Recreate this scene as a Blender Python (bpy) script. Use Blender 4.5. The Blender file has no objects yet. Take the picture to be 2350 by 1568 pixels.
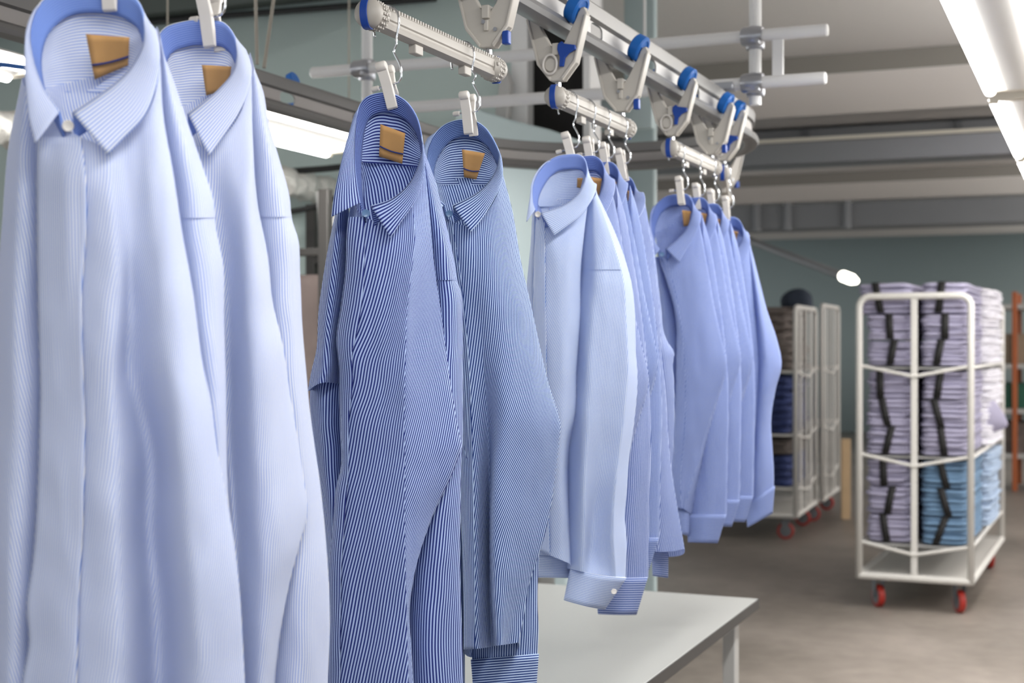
import bpy, math, random
from mathutils import Vector, Matrix, noise
random.seed(7)
SC = bpy.context.scene
COL = SC.collection
PI = math.pi
# ------------------------------------------------------------------ camera
F = 3264.0                      # focal length in pixels of the 2350 wide frame
CX, CY, EYE = 1175.0, 784.0, 1.5
TH = math.radians(22.54)        # the lens looks this far left of the rail direction (+Y)
CT, ST = math.cos(TH), math.sin(TH)
def cam(px, py, d):
    xc = (px-CX)/F*d; zc = (CY-py)/F*d
    return Vector((xc*CT - d*ST, xc*ST + d*CT, EYE+zc))
def dep(px, X):                 # depth at which the sight line of column px meets the plane x = X
    a = (px-CX)/F
    return X/(a*CT-ST)
def onX(px, py, X): return cam(px, py, dep(px, X))
def onY(px, py, Y):
    a = (px-CX)/F
    return cam(px, py, Y/(a*ST+CT))
def onZ(px, py, z):
    return cam(px, py, (z-EYE)*F/(CY-py))
cd = bpy.data.cameras.new('camera'); co = bpy.data.objects.new('camera', cd); COL.objects.link(co)
cd.sensor_width = 36; cd.lens = F*36/2350
co.location = (0, 0, EYE); co.rotation_euler = (PI/2, 0, TH)
cd.dof.use_dof = True; cd.dof.focus_distance = 2.08; cd.dof.aperture_fstop = 6.0
cd.clip_start = 0.05; cd.clip_end = 200
SC.camera = co
SC.view_settings.view_transform = 'Standard'; SC.view_settings.look = 'None'
SC.view_settings.gamma = 1; SC.view_settings.exposure = 0.14
# ------------------------------------------------------------------ materials
def lin(c):
    return tuple(((x/255)/12.92 if x/255 <= .04045 else (((x/255)+.055)/1.055)**2.4) for x in c[:3]) + (1,)
MATS = {}
def mat(name, rgb, rough=.6, metal=0.0, spec=.5, bump=0, bscale=40, vary=0, vscale=3, emit=0, ecol=None, coat=0):
    if name in MATS: return MATS[name]
    m = bpy.data.materials.new(name); m.use_nodes = True
    nt = m.node_tree; b = nt.nodes['Principled BSDF']
    b.inputs['Base Color'].default_value = lin(rgb)
    b.inputs['Roughness'].default_value = rough; b.inputs['Metallic'].default_value = metal
    b.inputs['Specular IOR Level'].default_value = spec
    tc = None
    if bump or vary:
        tc = nt.nodes.new('ShaderNodeTexCoord')
    if vary:
        n = nt.nodes.new('ShaderNodeTexNoise'); n.inputs['Scale'].default_value = vscale; n.inputs['Detail'].default_value = 5
        nt.links.new(tc.outputs['Object'], n.inputs['Vector'])
        r = nt.nodes.new('ShaderNodeMix'); r.data_type = 'RGBA'
        c1 = lin([max(0, x*(1-vary)) for x in rgb]); c2 = lin([min(255, x*(1+vary)) for x in rgb])
        r.inputs['A'].default_value = c1; r.inputs['B'].default_value = c2
        nt.links.new(n.outputs['Fac'], r.inputs['Factor']); nt.links.new(r.outputs['Result'], b.inputs['Base Color'])
    if bump:
        n2 = nt.nodes.new('ShaderNodeTexNoise'); n2.inputs['Scale'].default_value = bscale; n2.inputs['Detail'].default_value = 4
        nt.links.new(tc.outputs['Object'], n2.inputs['Vector'])
        bp = nt.nodes.new('ShaderNodeBump'); bp.inputs['Strength'].default_value = bump; bp.inputs['Distance'].default_value = .01
        nt.links.new(n2.outputs['Fac'], bp.inputs['Height']); nt.links.new(bp.outputs['Normal'], b.inputs['Normal'])
    if emit:
        b.inputs['Emission Color'].default_value = lin(ecol or rgb); b.inputs['Emission Strength'].default_value = emit
    MATS[name] = m
    return m
def stripe(name, dark, light, period, duty=.5, soft=.12, trans=.22):
    """woven striped cotton: stripes run along the v direction of the cloth"""
    if name in MATS: return MATS[name]
    m = bpy.data.materials.new(name); m.use_nodes = True
    nt = m.node_tree; b = nt.nodes['Principled BSDF']; out = nt.nodes['Material Output']
    uv = nt.nodes.new('ShaderNodeUVMap'); uv.uv_map = 'UVMap'
    sp = nt.nodes.new('ShaderNodeSeparateXYZ'); nt.links.new(uv.outputs['UV'], sp.inputs['Vector'])
    def math_(op, a, bv):
        n = nt.nodes.new('ShaderNodeMath'); n.operation = op
        nt.links.new(a, n.inputs[0])
        if bv is not None: n.inputs[1].default_value = bv
        return n.outputs[0]
    t = math_('MULTIPLY', sp.outputs['X'], 1/period)
    t = math_('FRACT', t, None)
    t = math_('SUBTRACT', t, .5)
    t = math_('ABSOLUTE', t, None)                       # 0 at stripe centre .. .5
    mr = nt.nodes.new('ShaderNodeMapRange'); mr.interpolation_type = 'SMOOTHSTEP'
    mr.inputs['From Min'].default_value = duty/2-soft/2; mr.inputs['From Max'].default_value = duty/2+soft/2
    nt.links.new(t, mr.inputs['Value'])
    mx = nt.nodes.new('ShaderNodeMix'); mx.data_type = 'RGBA'
    mx.inputs['A'].default_value = lin(dark); mx.inputs['B'].default_value = lin(light)
    nt.links.new(mr.outputs['Result'], mx.inputs['Factor'])
    nt.links.new(mx.outputs['Result'], b.inputs['Base Color'])
    b.inputs['Roughness'].default_value = .75; b.inputs['Specular IOR Level'].default_value = .25
    b.inputs['Sheen Weight'].default_value = .05
    tr = nt.nodes.new('ShaderNodeBsdfTranslucent'); nt.links.new(mx.outputs['Result'], tr.inputs['Color'])
    ms = nt.nodes.new('ShaderNodeMixShader'); ms.inputs['Fac'].default_value = trans
    nt.links.new(b.outputs['BSDF'], ms.inputs[1]); nt.links.new(tr.outputs['BSDF'], ms.inputs[2])
    nt.links.new(ms.outputs['Shader'], out.inputs['Surface'])
    MATS[name] = m
    return m
def floor_mat():
    m = bpy.data.materials.new('polished_concrete'); m.use_nodes = True
    nt = m.node_tree; b = nt.nodes['Principled BSDF']
    tc = nt.nodes.new('ShaderNodeTexCoord')
    n = nt.nodes.new('ShaderNodeTexNoise'); n.inputs['Scale'].default_value = .9; n.inputs['Detail'].default_value = 6
    nt.links.new(tc.outputs['Object'], n.inputs['Vector'])
    n3 = nt.nodes.new('ShaderNodeTexNoise'); n3.inputs['Scale'].default_value = 9; n3.inputs['Detail'].default_value = 5
    nt.links.new(tc.outputs['Object'], n3.inputs['Vector'])
    ad = nt.nodes.new('ShaderNodeMath'); ad.operation = 'MULTIPLY_ADD'; ad.inputs[1].default_value = .35
    nt.links.new(n3.outputs['Fac'], ad.inputs[0]); nt.links.new(n.outputs['Fac'], ad.inputs[2])
    r = nt.nodes.new('ShaderNodeValToRGB')
    r.color_ramp.elements[0].position = .45; r.color_ramp.elements[0].color = lin((124, 116, 108))
    r.color_ramp.elements[1].position = .95; r.color_ramp.elements[1].color = lin((172, 162, 153))
    nt.links.new(ad.outputs[0], r.inputs['Fac']); nt.links.new(r.outputs['Color'], b.inputs['Base Color'])
    b.inputs['Roughness'].default_value = .45; b.inputs['Specular IOR Level'].default_value = .4
    return m
M_FLOOR = floor_mat()
M_WALL = mat('teal_grey_wall_paint', (190, 206, 203), .8, bump=.05, bscale=30)
M_FAR = mat('dim_teal_wall_paint', (164, 178, 178), .8)
M_CEIL = mat('ceiling_paint', (230, 227, 224), .9)
M_BEAM = mat('beam_paint', (232, 228, 224), .9)
M_BEAMSHADE = mat('beam_face_shade', (146, 142, 136), .9)
M_DUCT = mat('dark_grey_duct_metal', (140, 142, 145), .55, .1, vary=.08, vscale=1)
M_GALV = mat('galvanised_steel', (170, 172, 178), .33, .9, bump=.15, bscale=14)
M_PIPE = mat('white_pipe_enamel', (222, 222, 222), .35)
M_CHROME = mat('chromed_steel', (215, 218, 222), .12, 1.0)
M_RAIL = mat('rail_aluminium', (188, 187, 186), .45, .35)
M_RAILD = mat('rail_lip_aluminium', (132, 132, 133), .4, .5)
M_RAILT = mat('rail_flange_grey', (150, 149, 147), .45, .2)
M_RAIL_DIM = mat('dim_lit_rail_grey', (112, 111, 110), .5, .2)  # same aluminium; dim reflections on the far track are put into the colour
M_WEB_DIM = mat('dim_lit_far_rail_grey', (160, 156, 153), .5, .2)  # return web of the same rail, its dimmer reflection painted as grey
M_PLAS = mat('cream_plastic', (194, 189, 181), .45)
M_BARP = mat('cream_bar_plastic', (166, 161, 154), .5)
M_PEG = mat('white_peg_plastic', (212, 207, 201), .4)
M_BLUE = mat('blue_plastic', (20, 104, 190), .4)
M_NAVY = mat('dark_blue_plastic', (8, 62, 150), .45)
M_CARD = mat('tan_card', (186, 142, 88), .8, vary=.05, vscale=60)
M_TABLE = mat('white_laminate', (166, 167, 165), .35)
M_EDGE = mat('black_edge_band', (52, 50, 48), .5)
M_LEG = mat('grey_table_steel', (178, 177, 175), .4, .2)
M_CART = mat('light_grey_cart_enamel', (220, 217, 212), .45)
M_RED = mat('red_polyurethane', (168, 44, 34), .45)
M_HUB = mat('grey_caster_steel', (120, 122, 126), .45, .4)
M_BLACK = mat('black_webbing', (26, 25, 26), .7)
M_LAV = mat('lavender_cotton', (168, 164, 188), .85, bump=.3, bscale=25, vary=.05, vscale=8)
M_WHITEC = mat('side_lit_white_cotton', (232, 230, 238), .85, bump=.3, bscale=25, vary=.03, vscale=8)  # rear bundles: brighter side light is put into this whiter cotton
M_PALEB = mat('side_lit_blue_cotton', (172, 190, 214), .85, bump=.3, bscale=25, vary=.08, vscale=14)  # sky blue cotton again, its brighter side light painted in
M_SKY = mat('sky_blue_cotton', (108, 138, 168), .85, bump=.3, bscale=25, vary=.12, vscale=14)
M_NAVYC = mat('navy_cotton', (46, 58, 104), .85, bump=.3, bscale=25, vary=.25, vscale=14)
M_DARKC = mat('charcoal_brown_cotton', (96, 88, 84), .85, bump=.3, bscale=25, vary=.35, vscale=22)
M_TUBE = mat('lit_fluorescent_tube', (255, 252, 246), .4, emit=14, ecol=(255, 252, 248))
M_REFL = mat('white_lamp_reflector', (244, 243, 240), .35)
M_LAMPEND = mat('cream_lamp_end_cap', (226, 220, 206), .5)
M_FOIL = mat('crinkled_white_insulation', (214, 212, 206), .35, .15, bump=1.0, bscale=34)
M_CABLE = mat('black_cable_rubber', (34, 35, 36), .6)
M_TIE = mat('beige_suspension_cable', (168, 162, 150), .6)
M_DARK = mat('unlit_dark_paint', (22, 20, 20), .9)
M_DTRIM = mat('dark_green_grey_trim', (84, 92, 88), .7)
M_PALE = mat('pale_blue_grey_enamel', (176, 192, 194), .5)
M_WOOD = mat('raw_pine', (204, 176, 138), .7, vary=.08, vscale=6)
M_BROWN = mat('dusty_pink_fabric', (112, 100, 96), .9, bump=.4, bscale=12, vary=.15, vscale=7)
M_RACK = mat('dark_rack_steel', (62, 60, 58), .5, .3)
M_ORANGE = mat('orange_rack_enamel', (170, 92, 50), .5)
M_BOX = mat('brown_cardboard', (140, 124, 106), .85, vary=.1, vscale=4)
M_GREEN = mat('dark_green_plastic', (22, 84, 66), .5)
M_BTN = mat('pearl_button', (214, 210, 206), .25)
M_BTNB = mat('blue_button', (96, 128, 168), .25)
M_THREAD = mat('navy_thread', (40, 52, 110), .8)
# shirtings
CL_A = stripe('light_blue_striped_cotton', (136, 163, 222), (234, 236, 244), .0031, .46, .35)
CL_B = stripe('pale_blue_striped_cotton', (150, 172, 224), (235, 237, 244), .0031, .46, .35)
CL_C = stripe('navy_striped_cotton', (30, 44, 122), (180, 200, 240), .0045, .5, .12, .15)
CL_D = stripe('indigo_striped_cotton', (28, 56, 126), (190, 210, 242), .0040, .5, .12, .15)
CL_E = stripe('sky_striped_cotton', (122, 154, 216), (226, 233, 247), .0031, .46, .25)
CL_F = stripe('mid_blue_striped_cotton', (58, 88, 166), (194, 206, 238), .0044, .5, .2)
CL_G = stripe('fine_blue_striped_cotton', (84, 108, 178), (172, 186, 226), .0036, .5, .3)
CL_H = stripe('steel_blue_striped_cotton', (70, 100, 174), (184, 198, 234), .0040, .5, .2)
# inner collar bands: lining tone, deepened further by shade painted into the colour
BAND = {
 CL_A.name: stripe('light_blue_lined_shaded_band', (92, 124, 206), (138, 164, 222), .0031, .5, .4, .05),
 CL_B.name: stripe('pale_blue_lined_shaded_band', (98, 126, 204), (140, 162, 220), .0031, .5, .4, .05),
 CL_C.name: stripe('navy_lined_shaded_band', (24, 38, 104), (120, 142, 204), .0036, .5, .15, .05),
 CL_D.name: stripe('indigo_lined_shaded_band', (24, 48, 108), (124, 150, 204), .0034, .5, .15, .05),
 CL_E.name: stripe('sky_lined_shaded_band', (84, 112, 192), (150, 170, 224), .0031, .5, .25, .05),
 CL_F.name: stripe('mid_blue_lined_shaded_band', (44, 68, 140), (110, 132, 196), .0040, .5, .2, .05),
 CL_G.name: stripe('fine_blue_lined_shaded_band', (70, 92, 164), (112, 134, 196), .0034, .5, .3, .05),
 CL_H.name: stripe('steel_blue_lined_shaded_band', (48, 72, 142), (108, 130, 194), .0036, .5, .2, .05)}
# ------------------------------------------------------------------ mesh helpers
ORG = {}
def empty(name, loc, label=None, cat=None, group=None):
    o = bpy.data.objects.new(name, None); COL.objects.link(o)
    o.empty_display_size = .05
    o.location = loc; ORG[o.name] = Vector(loc)
    if label: tag(o, label, cat, group)
    return o
def tag(o, label=None, cat=None, group=None, kind=None):
    if label: o['label'] = label
    if cat: o['category'] = cat
    if group: o['group'] = group
    if kind: o['kind'] = kind
    return o
class MB:
    def __init__(s): s.v = []; s.f = []; s.uv = []
    def poly(s, idx, uvs=None):
        s.f.append(tuple(idx)); s.uv.append(uvs)
    def grid(s, P, UV=None, wrap=False):
        b = len(s.v); R = len(P); C = len(P[0])
        for row in P: s.v.extend(row)
        for r in range(R-1):
            for c in range(C if wrap else C-1):
                c2 = (c+1) % C
                s.poly((b+r*C+c, b+r*C+c2, b+(r+1)*C+c2, b+(r+1)*C+c), None if UV is None else UV(r, c))
        return s
    def box(s, c, size, rz=0.0, M=None):
        b = len(s.v); c = Vector(c); x, y, z = [k/2 for k in size]
        ca, sa = math.cos(rz), math.sin(rz)
        for i in range(8):
            p = Vector(((x if i & 1 else -x), (y if i & 2 else -y), (z if i & 4 else -z)))
            if M is not None: p = M @ p
            else: p = Vector((p.x*ca-p.y*sa, p.x*sa+p.y*ca, p.z))
            s.v.append(c+p)
        for q in ((0, 2, 3, 1), (4, 5, 7, 6), (0, 1, 5, 4), (2, 6, 7, 3), (0, 4, 6, 2), (1, 3, 7, 5)):
            s.poly([b+k for k in q])
        return s
    def tube(s, pts, r, n=10, cap=True, closed=False):
        pts = [Vector(p) for p in pts]; b = len(s.v); N = len(pts)
        rr = r if isinstance(r, (list, tuple)) else [r]*N
        t0 = (pts[1]-pts[0]).normalized()
        up = Vector((0, 0, 1)) if abs(t0.z) < .9 else Vector((1, 0, 0))
        a = t0.cross(up).normalized()
        for i, p in enumerate(pts):
            if closed: t = pts[(i+1) % N]-pts[i-1]
            else: t = pts[min(i+1, N-1)]-pts[max(i-1, 0)]
            t = t.normalized() if t.length > 1e-9 else t0
            a = (a-t*a.dot(t)).normalized(); e = t.cross(a)
            for k in range(n):
                q = 2*PI*k/n
                s.v.append(p+(a*math.cos(q)+e*math.sin(q))*rr[i])
        for i in range(N if closed else N-1):
            j = (i+1) % N
            for k in range(n):
                k2 = (k+1) % n
                s.poly((b+i*n+k, b+i*n+k2, b+j*n+k2, b+j*n+k))
        if cap and not closed:
            s.poly([b+k for k in range(n)][::-1]); s.poly([b+(N-1)*n+k for k in range(n)])
        return s
    def prism(s, poly, org, ax, ay, az, t):
        """2-D polygon in the plane (ax, ay) given thickness t along az, centred"""
        b = len(s.v); n = len(poly); ax, ay, az = Vector(ax), Vector(ay), Vector(az); org = Vector(org)
        for sg in (-.5, .5):
            for x, y in poly: s.v.append(org+ax*x+ay*y+az*(t*sg))
        s.poly([b+k for k in range(n)][::-1]); s.poly([b+n+k for k in range(n)])
        for k in range(n):
            k2 = (k+1) % n
            s.poly((b+k, b+k2, b+n+k2, b+n+k))
        return s
    def lathe(s, prof, org, axis, n=20):
        """prof: (distance along axis, radius)"""
        org = Vector(org); axis = Vector(axis).normalized()
        up = Vector((0, 0, 1)) if abs(axis.z) < .9 else Vector((1, 0, 0))
        a = axis.cross(up).normalized(); e = axis.cross(a)
        b = len(s.v)
        for h, r in prof:
            for k in range(n):
                q = 2*PI*k/n
                s.v.append(org+axis*h+(a*math.cos(q)+e*math.sin(q))*r)
        for i in range(len(prof)-1):
            for k in range(n):
                k2 = (k+1) % n
                s.poly((b+i*n+k, b+i*n+k2, b+(i+1)*n+k2, b+(i+1)*n+k))
        s.poly([b+k for k in range(n)][::-1]); s.poly([b+(len(prof)-1)*n+k for k in range(n)])
        return s
    def build(s, name, m, parent=None, bevel=0, solid=0, sharp=40, sub=0):
        me = bpy.data.meshes.new(name)
        o = bpy.data.objects.new(name, me); COL.objects.link(o)
        if parent is not None:
            base = ORG[parent.name]; o.parent = parent
            loc = base
        else:
            n = max(1, len(s.v)); c = sum(s.v, Vector())/n
            loc = Vector((c.x, c.y, min(p.z for p in s.v))); o.location = loc
        ORG[o.name] = loc
        me.from_pydata([tuple(p-loc) for p in s.v], [], s.f)
        if any(u is not None for u in s.uv):
            l = me.uv_layers.new(name='UVMap'); data = []
            for f, u in zip(s.f, s.uv):
                for k in range(len(f)): data.extend(u[k] if u else (0, 0))
            l.data.foreach_set('uv', data)
        me.materials.append(m)
        me.polygons.foreach_set('use_smooth', [True]*len(me.polygons))
        me.update()
        if sharp: me.set_sharp_from_angle(angle=math.radians(sharp))
        if bevel:
            md = o.modifiers.new('bevel', 'BEVEL'); md.width = bevel; md.segments = 2; md.limit_method = 'ANGLE'; md.angle_limit = math.radians(40)
        if solid:
            md = o.modifiers.new('thickness', 'SOLIDIFY'); md.thickness = solid; md.offset = 0
        if sub:
            md = o.modifiers.new('subdivision', 'SUBSURF'); md.levels = sub; md.render_levels = sub
        return o
def smooth_path(pts, n):
    """Catmull-Rom through tuples of any length, spaced mainly by their second coordinate"""
    P = [tuple(float(x) for x in p) for p in pts]
    if len(P) == 1: return [P[0]]*n
    D = [0]
    for a, b in zip(P, P[1:]):
        D.append(D[-1]+max(1e-6, math.sqrt(((b[0]-a[0])*.45)**2+(b[1]-a[1])**2)))
    T = []
    K = len(P); dim = len(P[0])
    for i in range(K):
        if i == 0: t = [(P[1][k]-P[0][k])/(D[1]-D[0]) for k in range(dim)]
        elif i == K-1: t = [(P[-1][k]-P[-2][k])/(D[-1]-D[-2]) for k in range(dim)]
        else:
            d0, d1 = D[i]-D[i-1], D[i+1]-D[i]
            t = [((P[i][k]-P[i-1][k])/d0*d1+(P[i+1][k]-P[i][k])/d1*d0)/(d0+d1) for k in range(dim)]
        T.append(t)
    out = []; j = 0
    for q in range(n):
        s = D[-1]*q/(n-1)
        while j < K-2 and s > D[j+1]: j += 1
        h = D[j+1]-D[j]; u = min(1, max(0, (s-D[j])/h))
        a, b, c, d = 2*u**3-3*u*u+1, u**3-2*u*u+u, -2*u**3+3*u*u, u**3-u*u
        out.append(tuple(a*P[j][k]+b*h*T[j][k]+c*P[j+1][k]+d*h*T[j+1][k] for k in range(dim)))
    return out
def loft(mb, guides, T, rows=60, sub=7, closed=False, crease=(), shear=None, anchor=0, across=False, amp=0.0, seed=0, nsx=45, nsy=170, edge0=True, u0=0.0):
    """sheet of cloth drawn through guide lines that run down the garment; T maps (px, py, v) to a point"""
    G = [smooth_path(g, rows) for g in guides]
    n = len(G); segs = n if closed else n-1
    cre = set(crease)
    P = []
    for r in range(rows):
        C = [Vector(g[r]) for g in G]
        W = [Vector((c.x, c.y, c.z*1400)) for c in C]
        def nb(i): return i % n
        tang = {}
        def tan(i):
            if i in tang: return tang[i]
            ends = (not closed and (i == 0 or i == n-1)) or i in cre
            if ends: tang[i] = None
            else:
                a, b, c = W[nb(i-1)], W[i], W[nb(i+1)]
                d0, d1 = max(1e-4, (b-a).length), max(1e-4, (c-b).length)
                tang[i] = ((b-a)/d0*d1+(c-b)/d1*d0)/(d0+d1)
            return tang[i]
        row = []
        for i in range(segs):
            a, b = W[i], W[nb(i+1)]; h = max(1e-4, (b-a).length)
            ta, tb = tan(i), tan(nb(i+1)); ch = (b-a)/h
            if ta is None: ta = ch if tb is None else (ch*1.5-tb*.5)
            if tb is None: tb = ch if tan(i) is None else (ch*1.5-ta*.5)
            for k in range(sub):
                u = k/sub
                p = a*(2*u**3-3*u*u+1)+ta*h*(u**3-2*u*u+u)+b*(-2*u**3+3*u*u)+tb*h*(u**3-u*u)
                row.append((p.x, p.y, p.z/1400))
        if not closed: row.append((W[-1].x, W[-1].y, W[-1].z/1400))
        out = []
        for (x, y, v) in row:
            if amp: v += amp*noise.noise(Vector((x/nsx, y/nsy, seed*3.7)))+amp*.45*noise.noise(Vector((x/nsx*2.3, y/nsy*2.6, seed*5.1+9)))
            out.append(T(x, y, v))
        P.append(out)
    NC = len(P[0]); tot = segs*sub
    # cloth coordinates: u = distance along the row from the anchor guide, plus a shear; s = distance down the anchor
    ai = anchor*sub
    S = [0.0]
    for r in range(1, rows):
        S.append(S[-1]+(P[r][min(ai, NC-1)]-P[r-1][min(ai, NC-1)]).length)
    U = []
    for r in range(rows):
        cum = [0.0]
        for c in range(tot):
            cum.append(cum[-1]+(P[r][(c+1) % NC if closed else c+1]-P[r][c % NC]).length)
        off = cum[min(ai, tot)]
        U.append([c-off+u0 for c in cum])
    def UV(r, c):
        k = 0 if shear is None else shear[c//sub]
        q = []
        for rr, cc in ((r, c), (r, c+1), (r+1, c+1), (r+1, c)):
            u = U[rr][cc]+k*S[rr]
            q.append((S[rr], u) if across else (u, S[rr]))
        return q
    mb.grid(P, UV, wrap=closed)
    return P
def cut(g, y0, y1, n=24):
    """the stretch of a guide line between heights y0 and y1"""
    q = smooth_path(g, 240); out = []
    for a, b in zip(q, q[1:]):
        if y0 <= a[1] <= y1: out.append(a)
        for y in (y0, y1):
            if a[1] < y < b[1]:
                t = (y-a[1])/(b[1]-a[1]); out.append(tuple(p+(r-p)*t for p, r in zip(a, b)))
    if y0 <= q[-1][1] <= y1: out.append(q[-1])
    out.sort(key=lambda p: p[1])
    res = [out[0]]
    for p in out[1:-1]:
        if p[1]-res[-1][1] > 4 and out[-1][1]-p[1] > 3: res.append(p)
    if out[-1] is not res[-1]: res.append(out[-1])
    if len(res) < 2: res = [q[0], (q[0][0], q[0][1]+2)+tuple(q[0][2:])]
    return res
def shrink(g, h, dx): return [(p[0]+dx,)+tuple(p[1:]) for p in g]
# ------------------------------------------------------------------ shirts
def ring_v(ring, k=.07):
    t = min(p[1] for p in ring); b = max(p[1] for p in ring)
    return [(p[0], p[1], k*max(0, (p[1]-t)/(b-t))**1.15) for p in ring]
def uniform(pts, n):
    P = [Vector(p) for p in pts]; D = [0]
    for a, b in zip(P, P[1:]): D.append(D[-1]+(b-a).length)
    out = []; j = 0
    # Catmull-Rom by arc length
    for q in range(n):
        s = D[-1]*q/(n-1)
        while j < len(P)-2 and s > D[j+1]: j += 1
        h = max(1e-6, D[j+1]-D[j]); u = min(1, max(0, (s-D[j])/h))
        p0, p1, p2, p3 = P[max(0, j-1)], P[j], P[j+1], P[min(len(P)-1, j+2)]
        out.append(p1*(1)+(p2-p0)*(.5*u)+(p0*2-p1*5+p2*4-p3)*(.5*u*u)+(p1*3-p0-p2*3+p3)*(.5*u**3))
    return out
def make_shirt(D, cloth, label, group, place=None, det=1.0, amp=.0035):
    d0 = D['d0']; s = F/d0                       # pixels per metre at the peg
    base = cam(D['clip'][0], D['clip'][1], d0)
    pl = place or (lambda p: p)
    def T(x, y, v): return pl(cam(x, y, d0-v))
    hem = max(g[-1][1] for g in D['body'])
    foot = pl(cam(D['clip'][0], hem, d0))
    root = empty('shirt', foot, label, 'shirt', group)
    seed = D.get('seed', 1)
    nr = int(D.get('rows', 70)*det)
    # body: front guides plus a back sheet, one closed tube of cloth
    mb = MB()
    L, R = smooth_path(D['body'][0], 40), smooth_path(D['body'][-1], 40)
    vb = D.get('vb', -.035); db = D.get('back_drop', 16)
    B = []
    for t in (.22, .5, .78):
        g = []
        for i in range(0, 40, 3):
            q = i/39
            x = R[i][0]*(1-t)+L[i][0]*t; y = R[i][1]*(1-t)+L[i][1]*t+db*q
            g.append((x, y, vb*(.55+.45*min(1, q*4))))
        yk = D['yoke'] if not isinstance(D['yoke'], (tuple, list)) else D['yoke'][0]
        yk -= .008*s
        if g[0][1] > yk: g = [(g[0][0], yk, -.018), (g[0][0], (yk+g[1][1])/2, -.026)]+[p for p in g[1:] if p[1] > yk+20]
        B.append(g)
    nfr = len(D['body'])
    crease = set(D.get('crease', ())) | {0, nfr-1}
    sh = list(D.get('shear', [0]*(nfr-1)))+[0]*4
    loft(mb, D['body']+B, T, rows=nr, sub=int(D.get('sub', 9)*det), closed=True, crease=crease, shear=sh, anchor=D.get('anchor', 1),
         amp=amp, seed=seed, nsx=D.get('nsx', .034*s), nsy=D.get('nsy', .12*s))
    mb.build('body', cloth, root, sharp=0)
    # button placket
    if 'placket' in D:
        a, b = D['placket']
        ga = D['body'][a]; gb = D['body'][b] if not isinstance(b, list) else b
        y0 = max(ga[0][1], gb[0][1]); pm = MB(); ga = cut(ga, y0, 99999); gb = cut(gb, y0, 99999)
        f = [(x+1.0, y, v+.0045) for x, y, v in ga]; e = [(x, y, v+.004) for x, y, v in gb]
        m_ = [((p[0]+q[0])/2, (p[1]+q[1])/2, (p[2]+q[2])/2+.003) for p, q in zip(smooth_path(f, 24), smooth_path(e, 24))]
        loft(pm, [f, m_, e], T, rows=nr, sub=6, anchor=0, amp=amp, seed=seed, nsx=D.get('nsx', .034*s), nsy=D.get('nsy', .12*s))
        pm.build('placket', cloth, root, solid=.0012, sharp=0)
    # collar: inner stand and outer fall share the top fold line
    NR = int(64*det)
    ring = ring_v(D['ring'], D.get('ring_depth', .07))
    rg = uniform(ring, NR)
    cx = sum(p[0] for p in ring)/len(ring)
    drop = .028*s; shx = D.get('stand_shift', 6)
    top = min(p[1] for p in ring); bot = max(p[1] for p in ring)
    def low(p, u, t):
        side = min(1, abs(p.x-cx)/(.04*s))
        return Vector((cx+(p.x-cx)*(1-.1*t)+shx*t*side, p.y+drop*t, p.z-.005*t-.004*t*max(0, 1-(p.y-top)/(.05*s))))
    sm = MB(); P = []
    for r in range(6):
        t = r/5
        P.append([T(*low(p, 0, t)) for p in rg])
    SS = [0]
    for a, b in zip(rg, rg[1:]): SS.append(SS[-1]+(b-a).xy.length/s)
    sm.grid(P, lambda r, c: [(.036*(k/5), SS[j]) for k, j in ((r, c), (r, c+1), (r+1, c+1), (r+1, c))])
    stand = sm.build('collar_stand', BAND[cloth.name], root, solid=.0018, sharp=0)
    fall = uniform([(p[0], p[1], 0) for p in D['fall']], NR)
    fm = MB(); P = []; RW = 9
    for r in range(RW):
        t = r/(RW-1); row = []
        for i, (a, b) in enumerate(zip(rg, fall)):
            u = i/(NR-1); back = max(0, 1-abs(u-.5)/.24)
            bk = min(1, back*1.6)
            vv = a.z+(1-bk)*(.004+.016*t**.8)*1.0 - bk*(.004+.024*t**.6)
            lift = .003*math.sin(PI*t)
            by_ = max(b.y, a.y+.04*s*min(1, max(0, back*2.2-.5)))
            row.append(T(a.x+(b.x-a.x)*t, a.y+(by_-a.y)*t, vv+lift))
        P.append(row)
    wid = .045
    fm.grid(P, lambda r, c: [(wid*(k/(RW-1)), SS[j]) for k, j in ((r, c), (r, c+1), (r+1, c+1), (r+1, c))])
    fm.build('collar', cloth, root, solid=.0018, sharp=0)
    # yoke: the horizontally striped inner back under the collar
    yb = D['yoke']
    lowc = [low(p, 0, .72) for p in rg]
    up = [p for i, p in enumerate(lowc) if .18 < i/(NR-1) < .82]
    xl = min(p.x for p in up)+1; xr = max(p.x for p in up)-1
    ym = MB(); gs = []
    for k in range(9):
        x = xl+(xr-xl)*k/8
        cand = sorted(up, key=lambda p: abs(p.x-x)+(.25*abs(p.y-top)))
        y = cand[0].y; e = abs(k-4)/4
        y1 = max(yb, y+12) if not isinstance(yb, (tuple, list)) else yb[0]+(yb[1]-yb[0])*k/8
        vt = -.014+.010*e**2; vbm = -.019+.03*e**2.5
        xb = (xl+xr)/2+(x-(xl+xr)/2)*1.05
        y1 = max(y1, y+8)
        gs.append([(x, y, vt), ((x+xb)/2, (y+y1)/2, (vt+vbm)/2-.004), (xb, y1, vbm)])
    loft(ym, gs, T, rows=int(22*det), sub=4, across=True, anchor=4, amp=amp*.7, seed=seed+2, nsx=.03*s, nsy=.05*s)
    ym.build('yoke', cloth, root, sharp=0)
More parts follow.
